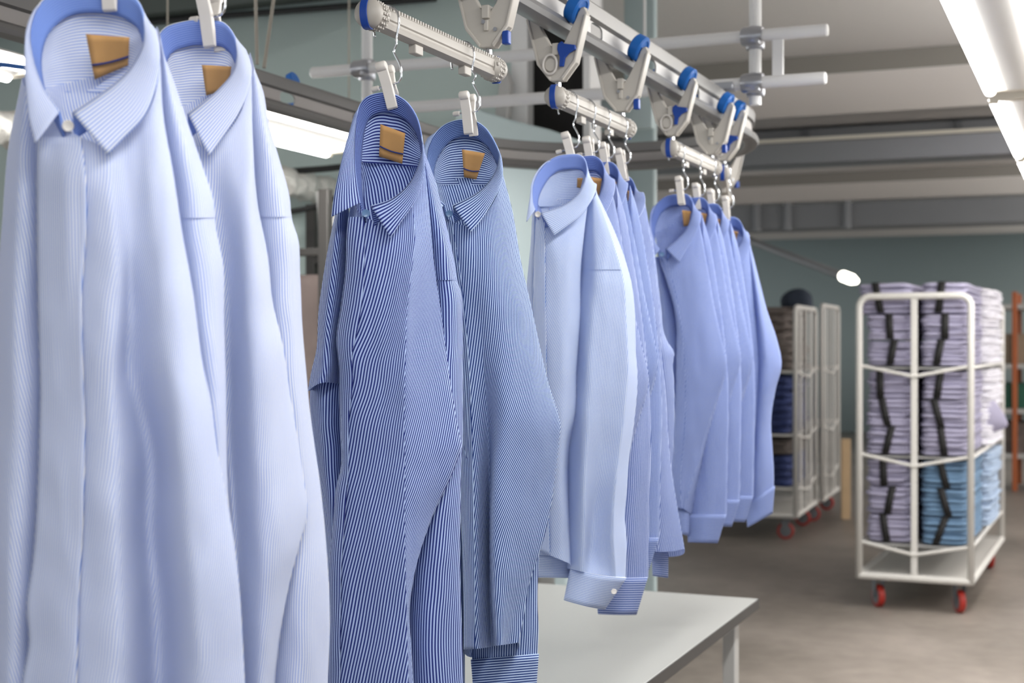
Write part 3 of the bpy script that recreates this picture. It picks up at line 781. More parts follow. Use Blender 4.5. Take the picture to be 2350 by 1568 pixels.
web_run(w, RAILX, YS, YE, [.44+.375*k for k in range(10)])
w.build('near_web', M_RAIL, rail, sharp=30)
w = MB()
web_run(w, XL, YS, YE, [.505+.375*k for k in range(10)])
for sx in (-.0018, .0018):
    for zz in ((ZB+.012, ZT-.03),):
        arc = lambda z: [Vector((RAILX-RAD+math.cos(PI*k/32)*(RAD+sx), YE+math.sin(PI*k/32)*(RYB+sx), z)) for k in range(33)]
        w.grid([arc(zz[0]), arc(zz[1])])
wo = w.build('far_web', M_WEB_DIM, rail, sharp=30); wo['label'] = 'return web, dim reflection painted in grey'
# ------------------------------------------------------------------ support pipes above the loop
PY = 3.71
def pipe_z(z): return EYE+z
pf = empty('support_frame', (-1.43, PY, EYE+.63), 'white tubular frame with clamps carrying the conveyor rail from the ceiling', 'pipe frame')
PR = .0165
for z, x0, x1 in ((.806, -2.19, -.655), (.682, -2.06, -.66)):
    m = MB(); m.tube([(x0, PY, EYE+z), (x0+.004, PY, EYE+z), (x1-.004, PY, EYE+z), (x1, PY, EYE+z)], [PR*.8, PR, PR, PR*.85], 18)
    m.build('cross_pipe', M_PIPE, pf, sharp=30)
for x, z0 in ((-.853, .628), (-2.02, .45)):
    m = MB(); m.tube([(x, PY+.033, EYE+z0), (x, PY+.033, EYE+1.7)], PR, 18); m.build('drop_pipe', M_PIPE, pf, sharp=30)
    for z in (.806, .682):
        c = MB()
        c.lathe([(-.03, PR+.006), (-.024, PR+.009), (.024, PR+.009), (.03, PR+.006)], (x, PY+.033, EYE+z), (0, 0, 1), 18)
        c.lathe([(-.028, PR+.006), (-.022, PR+.009), (.022, PR+.009), (.028, PR+.006)], (x, PY, EYE+z), (1, 0, 0), 18)
        c.box((x-.0, PY+.016, EYE+z), (.03, .05, .03))
        c.lathe([(-.012, .006), (.02, .006)], (x+.02, PY-.02, EYE+z-.02), (0, -1, 0), 8)
        c.build('pipe_clamp', M_GALV, pf, sharp=35)
m = MB(); m.box((-.785, PY, EYE+.744), (.03, .012, .11)); m.build('tie_plate', M_PIPE, pf, bevel=.003)
m = MB(); m.box((RAILX+.01, PY, EYE+.676), (.05, .05, .02)); m.box((XL, PY, EYE+.676), (.05, .05, .02)); m.build('rail_bracket', M_GALV, pf, bevel=.002)
# ------------------------------------------------------------------ trolleys
def trolley(loc, label, yaw=0, lever=True, group='trolleys on the conveyor rail'):
    X, Y, Z = loc                       # Z: bottom of the yoke
    t = empty('rail_trolley', loc, label, 'trolley', group)
    Rm = Matrix.Rotation(yaw, 3, 'Z'); o = Vector(loc)
    ax, ay = Rm @ Vector((1, 0, 0)), Vector((0, 0, 1)); az = Rm @ Vector((0, 1, 0))
    W = lambda x, y, z: o+ax*x+az*y+ay*z
    yk = MB()
    pr = [((.054, .132), (.048, .131)), ((.0595, .122), (.0425, .124)), ((.0575, .108), (.038, .112)), ((.038, .032), (.016, .072)), ((.012, 0), (.005, .058))]
    pr = pr+[((-a_[0], a_[1]), (-b_[0], b_[1])) for a_, b_ in pr[::-1]]
    rows_ = [[W(q[0], sg*.009, q[1]) for q, sg in ((o_, -1), (i_, -1), (i_, 1), (o_, 1))] for o_, i_ in pr]
    yk.grid(rows_, wrap=True); e_ = len(yk.v); yk.poly((0, 1, 2, 3)); yk.poly((e_-1, e_-2, e_-3, e_-4))
    # raised edge ribs
    for sg in (1, -1):
        yk.prism([(sg*.012, 0), (sg*.038, .032), (sg*.060, .118), (sg*.055, .119), (sg*.034, .036), (sg*.010, .006)][::sg], o, ax, ay, az, .026)
    yk.build('yoke', M_PLAS, t, bevel=.0015)
    h = MB(); h.box(W(0, -.006, .058), (.013, .022, .022), yaw)
    if lever: h.lathe([(-.004, .0125), (.006, .0125)], W(-.010, -.010, .030), az, 18)
    else: h.box(W(0, -.008, .036), (.008, .012, .018), yaw)
    h.build('latch_housing', M_PLAS, t, bevel=.0015)
    if lever:
        sp = MB(); sp.tube([W(-.010+.0135*math.cos(a*PI/10), -.0165, .030+.018*math.sin(a*PI/10)) for a in range(20)], .0024, 6, closed=True)
        sp.build('latch_ring', M_PEG, t)
    for k in (1, -1):
        tilt = -math.radians(30)*k
        aw = ax*math.cos(tilt)+ay*math.sin(tilt)
        w_ = MB(); c = W(.036*k, 0, .133)
        w_.lathe([(-.012, .018), (-.012, .025), (-.009, .028), (.009, .028), (.012, .025), (.012, .020), (.010, .019), (.009, .006)], c, aw, 28)
        wh = w_.build('roller', M_BLUE, t, sharp=35)
        a_ = MB(); a_.lathe([(-.012, .004), (.017, .004), (.018, .003)], c, aw, 10); a_.build('axle', M_GALV, wh)
    if lever:
        lv = MB()
        lv.prism([(.006, .066), (.014, .071), (.018, .066), (.040, .062), (.041, .054), (.028, .048), (.020, .040), (.017, .024), (.009, .024), (.010, .042), (.005, .056)], o, ax, ay, az, .007)
        for v in range(len(lv.v)): lv.v[v] = lv.v[v]-az*.0165
        lv.build('lever', M_NAVY, t, bevel=.0012)
    else:
        lv = MB(); lv.box(W(.034, -.006, .014), (.012, .014, .022), yaw); lv.build('lever', M_NAVY, t, bevel=.002)
        for sx, sz in ((.017, .028), (-.004, .042)):
            sc_ = MB(); sc_.lathe([(0, .0035), (.002, .0035)], W(sx, -.013, sz), -az, 10); sc_.build('screw', M_GALV, t)
    sw = MB(); sw.lathe([(-.034, .0065), (-.03, .0085), (-.012, .0085), (-.010, .006), (.004, .005)], o, (0, 0, 1), 14)
    sw.build('swivel', M_CHROME, t, sharp=35)
    return t
VB = EYE+.4835
def ry(px): return onX(px, 784, RAILX).y
ty = [ry(1122), ry(1281), ry(1428), ry(1543), ry(1634), ry(1662)]
tl = ['trolley at the top centre of the picture, its rollers cut off by the frame', 'trolley with blue star lever above the front of the second carrier bar',
      'trolley above the rear end of the second carrier bar', 'trolley with blue star lever above the front of the third carrier bar',
      'trolley above the rear end of the third carrier bar', 'trolley with blue star lever close behind, where the rail bends']
for k, (y, l) in enumerate(zip(ty, tl)): trolley((RAILX, y, VB), l, 0, lever=(k % 2 == 1))
trolley((-1.10, 4.42, VB), 'cream trolley farthest along, round the bend of the rail', math.radians(40), lever=False)
# ------------------------------------------------------------------ carrier bars
BZ = EYE+.453
def carrier_bar(a, b, label):
    a, b = Vector(a), Vector(b); d = (b-a); L = d.length; d.normalize(); sx = Vector((d.y, -d.x, 0)); up = Vector((0, 0, 1))
    t = empty('carrier_bar', (a+b)/2-up*.02, label, 'carrier bar', 'carrier bars under the rail')
    m = MB()
    prof = [(-.0125, .004), (-.0115, .011), (-.007, .0155), (.0, .017), (.007, .0155), (.0115, .011), (.0125, .004), (.0125, -.001), (.0105, -.003), (.0105, -.006), (.012, -.009), (.0105, -.0145), (.004, -.0175), (-.004, -.0175), (-.0105, -.0145), (-.012, -.009), (-.0105, -.006), (-.0105, -.003), (-.0125, -.001)]
    m.grid([[a+d*(L*k)+sx*x+up*y for x, y in prof] for k in (0.02, .98)], wrap=True)
    m.build('tube', M_BARP, t, sharp=28)
    tm = MB()
    n = int(L/.0085)
    for k in range(3, n-2):
        c = a+d*(L*k/n)+up*.0155+sx*.006
        tm.box(c, (.006, .0042, .006), math.atan2(d.y, d.x)-PI/2)
    tm.build('tooth_strip', M_BARP, t, sharp=30)
    for s, p in ((1, a), (-1, b)):
        c = MB(); dd = d*s
        dome = [(-.0135*math.cos(PI/2*k/7), max(.0004, .0205*math.sin(PI/2*k/7))) for k in range(8)]
        c.lathe(dome+[(.006, .0205), (.007, .0188), (.019, .0188), (.020, .0205), (.026, .02), (.031, .016), (.036, .0145)], p, dd, 28)
        for k in range(18):
            q = 2*PI*k/18
            for h in (.010, .016, .0235):
                c.box(p+dd*h+(sx*math.cos(q)+up*math.sin(q))*.0198, (.003, .003, .003), math.atan2(d.y, d.x))
        c.lathe([(0, .0035), (.004, .003)], p+dd*.030+sx*.0145+up*.004, sx, 8)
        e = c.build('end_cap', M_BARP, t, sharp=30)
        r = MB(); rows_ = []
        for k in range(25):
            a_ = PI*k/24
            hh, rr_ = -.0135*math.sin(a_)-.0012, (.0205+.0012)*math.cos(a_)
            if k == 0: hh = .004
            if k == 24: hh = .004
            rows_.append([p+dd*hh+up*rr_+sx*w_ for w_ in (-.0055, -.0045, 0, .0045, .0055)])
        r.grid(rows_)
        rb = r.build('band', M_NAVY, e, solid=.0012, sharp=0); rb['label'] = 'blue band'
    for f in (.33, .72):
        g = MB(); c = a+d*(L*f)-up*.0235
        g.box(c, (.012, .026, .014), math.atan2(d.y, d.x)-PI/2); g.build('stop_block', M_BARP, t, bevel=.0015)
    return t
carrier_bar((RAILX, ry(845), BZ), (RAILX, ry(1138), BZ), 'cream carrier bar above the two navy shirts, at the top of the picture')
carrier_bar((RAILX, ry(1273), BZ), (RAILX, ry(1440), BZ), 'cream carrier bar above the pale blue shirt, second along the rail')
carrier_bar((RAILX, ry(1536), BZ), (RAILX, ry(1640), BZ), 'cream carrier bar above the dusky blue shirts, third along the rail')
carrier_bar((RAILX-.005, ry(1662), BZ), (-1.10, 4.42, BZ), 'cream carrier bar turning away round the bend, no shirts on it')
carrier_bar((RAILX, 1.02, BZ), (RAILX, 1.43, BZ), 'cream carrier bar above the two nearest light blue shirts')
# ------------------------------------------------------------------ peg hangers
def peg(px, py, label, yaw=0.0, lean=0.0, group='peg hangers on the carrier bars'):
    """spring peg whose jaws end at image point (px, py); its wire hook goes over the carrier bar"""
    p = onX(px, py, -.922)
    t = empty('peg_hanger', p, label, 'peg hanger', group)
    R = Matrix.Rotation(yaw, 3, 'Z') @ Matrix.Rotation(lean, 3, 'Y')
    W = lambda x, y, z: p+R @ Vector((x, y, z))
    ax, ay, az = R @ Vector((1, 0, 0)), R @ Vector((0, 0, 1)), R @ Vector((0, 1, 0))
    for sg, nm in ((-1, 'front'), (1, 'rear')):
        m = MB()
        # side outline (fore-aft, up) of one jaw
        g0 = .003 if sg < 0 else .016
        prof = [(sg*g0, 0), (sg*(g0+.004), .002), (sg*(.0085+g0*.4), .022), (sg*.011, .036), (sg*.0175, .060), (sg*.0165, .0635), (sg*.0135, .0625), (sg*.0045, .036), (sg*(g0-.0005), .02)]
        m.prism(prof[::-sg] if sg < 0 else prof, p, az, ay, ax, .0155)
        # rounded head disc
        m.lathe([(-.0078, .0055), (-.006, .007), (.006, .007), (.0078, .0055)], W(0, sg*.0148, .0605), ax, 14)
        m.build('jaw', M_PEG, t, bevel=.001)
    s = MB(); s.tube([W(-.022, 0, .036), (W(-.012, 0, .036)), W(.012, 0, .036)], .0016, 8); s.build('pivot_pin', M_CHROME, t)
    k = MB(); k.lathe([(-.003, .002), (-.002, .0038), (.006, .0042), (.0085, .003)], W(-.0175, 0, .036), -ax, 12); k.build('pin_knob', M_PEG, t)
    # wire hook over the bar (bar centre RAILX, BZ)
    q = W(.012, 0, .036)
    up = BZ-q.z; wx = RAILX-q.x
    pts = [q, q+Vector((.006, 0, .004)), q+Vector((.0075, 0, .016)), q+Vector((.005, 0, .3*up)), q+Vector((-.004, 0, .50*up)), q+Vector((.0, 0, .62*up)),
           Vector((RAILX+.0165, q.y, BZ-.024)), Vector((RAILX+.0205, q.y, BZ-.004)), Vector((RAILX+.017, q.y, BZ+.012)), Vector((RAILX+.006, q.y, BZ+.0205)), Vector((RAILX-.008, q.y, BZ+.0205)), Vector((RAILX-.018, q.y, BZ+.010)), Vector((RAILX-.0195, q.y, BZ-.004)), Vector((RAILX-.0175, q.y, BZ-.022))]
    m = MB(); m.tube(uniform(pts, 48), .0017, 8); m.build('wire_hook', M_CHROME, t, sharp=0)
    return t
peg(258, 30, 'white peg at the very top left, gripping the nearest light blue shirt', .1)
peg(487, 112, 'white peg gripping the second light blue shirt', .05, -.08)
peg(904, 252, 'white peg gripping the nearer navy striped shirt', .12, -.22)
peg(1078, 310, 'white peg gripping the farther navy striped shirt', .05, -.06)
peg(1317, 384, 'white peg gripping the pale blue front shirt of the second carrier bar', .25, -.25)
peg(1358, 393, 'white peg second along the second carrier bar', .1, -.12)
peg(1392, 404, 'white peg third along the second carrier bar', .1, -.1)
peg(1432, 415, 'white peg last along the second carrier bar', .1, -.15)
peg(1564, 470, 'white peg gripping the dusky blue front shirt of the third carrier bar', .15, -.1)
peg(1603, 483, 'white peg second along the third carrier bar', .1, -.1)
peg(1636, 494, 'white peg third along the third carrier bar', .1, -.1)
peg(1670, 508, 'white peg at the far end of the third carrier bar', .1, -.1)
# ------------------------------------------------------------------ room
def struct(o): o['kind'] = 'structure'; return o
m = MB(); m.box((2, 10, -.05), (26, 36, .1)); struct(m.build('floor', M_FLOOR, sharp=0))
SLAB = EYE+1.72
m = MB(); m.box((2, 10, SLAB+.1), (26, 36, .2)); struct(m.build('ceiling', M_CEIL, sharp=0))
for k, (y0, y1) in enumerate(((8.6, 10.1), (14.6, 16.3), (20.6, 22.2))):
    m = MB(); m.box((3.4, (y0+y1)/2, EYE+1.66), (19.6, y1-y0, .125)); struct(m.build('trim_%d' % (k+1), M_BEAM, sharp=30))
    m = MB(); m.box((3.4, y0-.006, EYE+1.662), (19.6, .01, .118)); struct(m.build('trim_%d' % (k+7), M_BEAMSHADE, sharp=30))  # thin grey strip that paints shade onto the beam face
m = MB(); m.box((2, 24.0, 1.6), (26, .2, 3.3)); struct(m.build('wall_far', M_FAR, sharp=0))
# left partition with a dark doorway
WY = 5.62
def wx(px): return onY(px, 784, WY).x
m = MB()
xa = wx(1176)
m.box(((-11+xa)/2, WY+.08, SLAB/2), (xa+11, .16, SLAB)); struct(m.build('wall_left', M_WALL, sharp=0))
xb, xc_ = wx(1214), wx(1341)
m = MB(); m.box(((xa+xb)/2, WY+.05, SLAB/2), (xb-xa, .14, SLAB)); struct(m.build('trim_4', M_PIPE, bevel=.004))
xd = wx(1358)
m = MB(); m.box(((xc_+xd)/2, WY+.05, SLAB/2), (xd-xc_, .14, SLAB)); struct(m.build('trim_5', M_PIPE, bevel=.004))
m = MB(); m.box(((xb+xc_)/2, WY+.1, SLAB/2+.5), (xc_-xb-.002, .1, SLAB-1.02)); struct(m.build('door_1', M_DARK, sharp=0))  # dark panel filling the opening; its unlit depth is painted in
m = MB(); m.tube([onY(330, 52, WY-.03), onY(430, 42, WY-.03), onY(640, 26, WY-.03), onY(830, 11, WY-.03), onY(1000, -4, WY-.03)], .014, 8)
tag(m.build('wall_cable', M_CABLE), 'thick black cable running along the top of the teal wall', 'cable')
a, b = onY(200, -90, WY-.05), onY(1170, -60, WY-.05)
m = MB(); m.box((-4.6, WY-.06, EYE+1.62), (5.0, .1, .16)); struct(m.build('trim_6', M_DTRIM, sharp=30))
m = MB(); m.box(((xb+xc_)/2, WY+.1, .5), (xc_-xb-.002, .1, 1.0)); struct(m.build('trim_10', M_LEG, sharp=0))
# pale pillar and pale board beyond the doorway
p0, p1 = onY(1431, 784, 6.2), onY(1503, 784, 6.2)
m = MB(); m.box(((p0.x+p1.x)/2, 6.22, SLAB/2), (p1.x-p0.x, .04, SLAB)); struct(m.build('wall_pillar', M_PALE, bevel=.01))
c0, c1 = onY(1357, 302, 5.95), onY(1496, 222, 5.95)
m = MB(); m.box(((c0.x+c1.x)/2, 5.97, (c0.z+c1.z)/2), (c1.x-c0.x, .04, c1.z-c0.z))
bd = m.build('hanging_board', M_PALE, bevel=.004); tag(bd, 'pale blue rectangular board hanging beyond the rail bend', 'board')
m = MB(); 
for sx in (-.1, .1): m.tube([((c0.x+c1.x)/2+sx, 5.97, c1.z), ((c0.x+c1.x)/2+sx, 5.97, SLAB)], .006, 8)
m.build('hanger_rod', M_PIPE, bd)
# pale machine hood with a curved top behind the loop
HY = 5.15
hood = [(1082, 245), (1120, 258), (1165, 272), (1210, 284), (1255, 295), (1292, 308), (1300, 330), (1300, 1000), (1040, 1000), (1040, 235)]
m = MB(); P = [onY(x, y, HY) for x, y in hood]
m.prism([(p.x, p.z) for p in P], (0, HY+.2, 0), (1, 0, 0), (0, 0, 1), (0, 1, 0), .36)
hx0, hx1 = P[8].x, P[7].x
hz = P[8].z
for sx in (hx0+.04, hx1-.04):
    for sy in (.06, .34):
        m.box((sx, HY+sy, hz/2), (.05, .05, hz))
tag(m.build('machine_hood', M_PALE, bevel=.008), 'pale blue grey machine hood with a sloping top behind the rail loop', 'machine')
# small white clutter fixed on the doorway edge
m = MB()
q = onY(1165, 275, WY-.06)
m.prism([(-.06, 0), (.0, 0), (.02, .2), (-.01, .28), (-.03, .2)], q+Vector((0, 0, -.05)), (1, 0, 0), (0, 0, 1), (0, 1, 0), .05)
tag(m.build('wall_bracket', M_LEG, bevel=.004), 'grey triangular bracket on the wall by the dark doorway', 'bracket')
# two suspension cables on the return rail
for k, (pa, pb) in enumerate((((586, -30), (590, 148)), ((632, -30), (606, 156)))):
    d = dep(600, XL)
    m = MB(); lo = onX(pb[0], pb[1], XL); hi = onX(pa[0], pa[1], XL); hi = lo+(hi-lo)*((SLAB-lo.z)/(hi.z-lo.z))
    m.tube([lo, hi], .0045, 8)
    tag(m.build('suspension_cable', M_TIE), ('left' if k == 0 else 'right slanting')+' one of two thin beige cables above the return rail', 'cable', 'suspension cables')
# blue hose seen through the return rail
m = MB(); X2 = -2.35
m.tube([onX(-250, 120, X2), onX(20, 150, X2), onX(300, 190, X2), onX(560, 215, X2), onX(640, 245, X2), onX(668, 241, X2), onX(700, 232, X2)], .006, 8)
tag(m.build('air_hose', M_BLUE, sharp=0), 'bright blue air hose running behind the return rail', 'hose')
m = MB(); c = onX(672, 190, XL-.03)
m.lathe([(-.009, .012), (-.009, .0195), (-.007, .0215), (.007, .0215), (.009, .0195)], c+Vector((0, 0, .006)), (1, 0, .4), 24)
tag(m.build('idler_roller', M_BLUE), 'blue roller showing above the return rail near the cables', 'roller')
# galvanised duct tray and dark ducts across the ceiling
def across(name, y, z0, z1, t, mt, label, cat, x0=-6.4, x1=12.5):
    m = MB(); m.box(((x0+x1)/2, y+t/2, EYE+(z0+z1)/2), (x1-x0, t, z1-z0))
    o = m.build(name, mt, bevel=.006); tag(o, label, cat); return o
dk = across('air_duct', 11.4, 1.47, 1.70, .5, M_DUCT, 'dark grey rectangular air duct crossing the ceiling above the galvanised tray', 'duct')
for px in (1850, 2200):
    g = onY(px, 300, 11.395); mm = MB(); mm.box((g.x, 11.385, EYE+1.585), (.05, .03, .22)); mm.build('duct_flange', M_HUB, dk, bevel=.004)
tr = across('cable_tray', 10.7, 1.335, 1.50, .3, M_GALV, 'shiny galvanised steel cable tray crossing under the ceiling', 'cable tray')
mm = MB(); mm.box((3.05, 10.69, EYE+1.515), (18.9, .03, .025)); e = mm.build('top_edge', M_LAMPEND, tr)
dk2 = across('air_duct', 17.2, 1.37, 1.66, .6, M_DUCT, 'far dark duct band in front of the back wall', 'duct')
for px in (1738, 1808, 1945):
    g = onY(px, 500, 17.19); mm = MB(); mm.tube([(g.x, 17.17, EYE+1.35), (g.x, 17.17, SLAB-.01)], .05, 8); mm.build('hanger_rod', M_DUCT, dk2)
# slanting lamp rod ending in a bright tip
a = cam(1730, 556, 11.0); b = cam(1935, 634, 9.2)
rd = empty('hanging_rail_lamp', (a+b)/2, 'dark slanting rail ending in a bright white lamp tip by the main roll cage', 'lamp')
m = MB(); m.tube([a-(b-a)*.6, b], .028, 10); m.build('rail_bar', M_DUCT, rd)
m = MB(); d = (b-a).normalized(); m.tube([b-d*.03, b, b+d*.14, b+d*.22], [.024, .036, .036, .02], 12); m.build('lamp_tip', mat('lit_lamp_tip', (255, 250, 235), .4, emit=5), rd)
m = MB(); m.tube([a-(b-a)*.5, Vector(((a-(b-a)*.5).x, (a-(b-a)*.5).y, SLAB))], .01, 6); m.build('hanger_rod', M_DUCT, rd)
# ------------------------------------------------------------------ fluorescent lamps
def lamp(x, y0, y1, z, label, group, w=.20):
    L = y1-y0; c = Vector((x, (y0+y1)/2, z))
    t = empty('fluorescent_lamp', c, label, 'lamp', group)
    m = MB()
    prof = [(-w/2+.012, .03), (-.035, .006), (.035, .006), (w/2-.012, .03), (w/2-.012, .034), (.03, .07), (-.03, .07), (-w/2+.012, .034)]
    m.prism([(px_, pz) for px_, pz in prof], c, (1, 0, 0), (0, 0, 1), (0, -1, 0), L-.06); m.build('reflector', M_REFL, t, sharp=30)
    for s in ((-1, 1) if w < .25 else (-1, 0, 1)):  # wide lamps: added middle tube imitates the blown-out glow of the reflector
        m = MB(); m.tube([(x+s*(w/2-.012), y0+.03, z+.01), (x+s*(w/2-.012), y1-.03, z+.01)], .018, 14); m.build('tube', M_TUBE, t, sharp=35)
    for s in (-1, 1):
        e = MB(); e.box((x, c.y+s*(L/2-.022), z+.03), (w*.8, .044, .05))
        for q in (-1, 1): e.box((x+q*(w/2-.012), c.y+s*(L/2-.012), z+.012), (.03, .024, .034))
        e.build('end_cap', M_LAMPEND, t, bevel=.004)
    if z+.07 < SLAB:
        for q in (-.4, .4):
            m = MB(); m.tube([(x, c.y+q*L, z+.069), (x, c.y+q*L, SLAB-.003)], .003, 6); m.build('suspension_wire', M_TIE, t)
    return t
LX, LZ = -.232, EYE+.765
LG = 'fluorescent lamps in the right row'
lamp(LX, 3.17, 4.65, LZ, 'twin tube fluorescent lamp at the top right corner, nearest of its row', LG)
lamp(LX, 4.78, 6.27, LZ, 'twin tube fluorescent lamp second in the right row, against the right edge', LG)
lamp(LX, 6.40, 7.89, LZ, 'twin tube fluorescent lamp third in the right row, half cut by the right edge', LG)
LG2 = 'fluorescent lamps in the left row'
lamp(-2.7, 1.5, 3.02, EYE+.70, 'lit fluorescent lamp at the far left edge behind the nearest shirt', LG2, .3)
lamp(-2.7, 3.55, 5.0, EYE+.745, 'lit fluorescent lamp under the return rail left of the navy shirts', LG2, .36)
# crinkled insulated duct on the left
m = MB(); pts = []; rr = []
for k in range(320):
    y = .5+k*5.1/319
    pts.append(Vector((-3.2, y, EYE+.675))); rr.append(.058+.006*noise.noise(Vector((y*14, 2, 3)))+.005*math.sin(y*46))
m.tube(pts, rr, 40)
for i in range(len(m.v)):
    q = m.v[i]; k = noise.noise(q*34)*.013+noise.noise(q*12)*.010
    m.v[i] = q+Vector((0, 0, 0))+Vector((q.x+3.2, 0, q.z-EYE-.675))*(k/.058)
tag(m.build('insulated_pipe', M_FOIL, sharp=0), 'crinkled white insulated pipe running back below the left lamps', 'pipe')
m = MB(); m.tube(uniform([onY(640, 395, 5.3), onY(700, 391, 5.3), onY(760, 386, 5.3), onY(830, 378, 5.3)], 20), .014, 8)
tag(m.build('electric_cable', M_CABLE, sharp=0), 'black cable above the insulated pipe beside the navy shirts', 'cable', 'black cables left of the navy shirts')
m = MB(); m.tube(uniform([onY(560, 500, 5.2), onY(650, 488, 5.2), onY(700, 480, 5.2), onY(740, 468, 5.2), onY(800, 440, 5.2)], 20), .012, 8)
tag(m.build('electric_cable', M_CABLE, sharp=0), 'black sagging cable below the insulated pipe beside the navy shirts', 'cable', 'black cables left of the navy shirts')
# ------------------------------------------------------------------ dark rack with wrapped load seen between the shirts
RY = 5.0
def rx(px): return onY(px, 784, RY).x
rk = empty('storage_rack', (rx(715), RY+.3, 0), 'dark steel rack with a dusty pink wrapped load, seen left of the navy shirts', 'rack')
zt = onY(715, 572, RY).z
for px in (560, 747):
    for dy in (0, .55):
        m = MB(); m.box((rx(px), RY+dy, zt/2+.12), (.045, .045, zt+.24)); m.build('post', M_RACK, rk, bevel=.003)
for dy in (0, .55):
    m = MB(); m.box(((rx(560)+rx(747))/2, RY+dy, zt-.012), (rx(747)-rx(560), .04, .03)); m.build('top_beam', M_RACK, rk, bevel=.003)
m = MB()
x0, x1 = rx(562)+.03, rx(747)-.03
P = []
for r in range(30):
    row = []
    for k in range(40):
        q = 2*PI*k/40; c, s = math.cos(q), math.sin(q)
        e = .35
        X = (x0+x1)/2+(x1-x0)/2*math.copysign(abs(c)**e, c); Y = RY+.28+.22*math.copysign(abs(s)**e, s); Z = .1+(zt-.2)*r/29
        n_ = noise.noise(Vector((X*7, Y*7, Z*4)))*.03
        row.append(Vector((X+n_*c, Y+n_*s, Z)))
    P.append(row)
m.grid(P, wrap=True)
m.poly([29*40+k for k in range(40)])
tag(m.build('wrapped_load', M_BROWN, sharp=0), 'dusty pink wrapped bale standing in the dark rack', 'bale')
m = MB()
for a_, b_, c_ in (((736, 470), (742, 520), (744, 556)), ((748, 470), (764, 515), (775, 560))):
    pass
m.tube(uniform([onY(736, 440, 5.1), onY(741, 500, 5.1), onY(742, 560, 5.1)], 10), .022, 10)
tag(m.build('drain_pipe', M_LEG), 'grey pipe dropping beside the dark rack, left one', 'pipe', 'grey pipes beside the rack')
m = MB(); m.tube(uniform([onY(742, 440, 5.15), onY(757, 490, 5.15), onY(770, 530, 5.15), onY(778, 590, 5.15)], 14), .018, 10)
tag(m.build('drain_pipe', M_LEG), 'pale slanting pipe beside the dark rack, right one', 'pipe', 'grey pipes beside the rack')
# ------------------------------------------------------------------ table
TZ = EYE-.742
tx, tyy = onZ(1743, 1374, TZ).x, onZ(1743, 1374, TZ).y
TW, TL = 1.30, 2.25
tb = empty('work_table', (tx-TW/2, tyy-TL/2, 0), 'white topped work table with black edge under the shirts', 'table')
m = MB(); m.box((tx-TW/2, tyy-TL/2, TZ-.013), (TW-.006, TL-.006, .026)); m.build('table_top', M_TABLE, tb, bevel=.002)
m = MB()
m.box((tx-.0015, tyy-TL/2, TZ-.0145), (.004, TL, .027)); m.box((tx-TW/2, tyy-.0015, TZ-.0145), (TW, .004, .027)); m.box((tx-TW+.0015, tyy-TL/2, TZ-.0145), (.004, TL, .027)); m.box((tx-TW/2, tyy-TL+.0015, TZ-.0145), (TW, .004, .027))
m.build('edge_band', M_EDGE, tb)
for sx in (.045, TW-.045):
    for sy in (.16, TL-.16):
        m = MB(); m.box((tx-sx, tyy-sy, (TZ-.027)/2), (.035, .05, TZ-.027)); m.build('leg', M_LEG, tb, bevel=.003)
m = MB()
for sy in (.16, TL-.16): m.box((tx-TW/2, tyy-sy, TZ-.05), (TW-.15, .03, .045))
m.build('cross_rail', M_LEG, tb, bevel=.003)
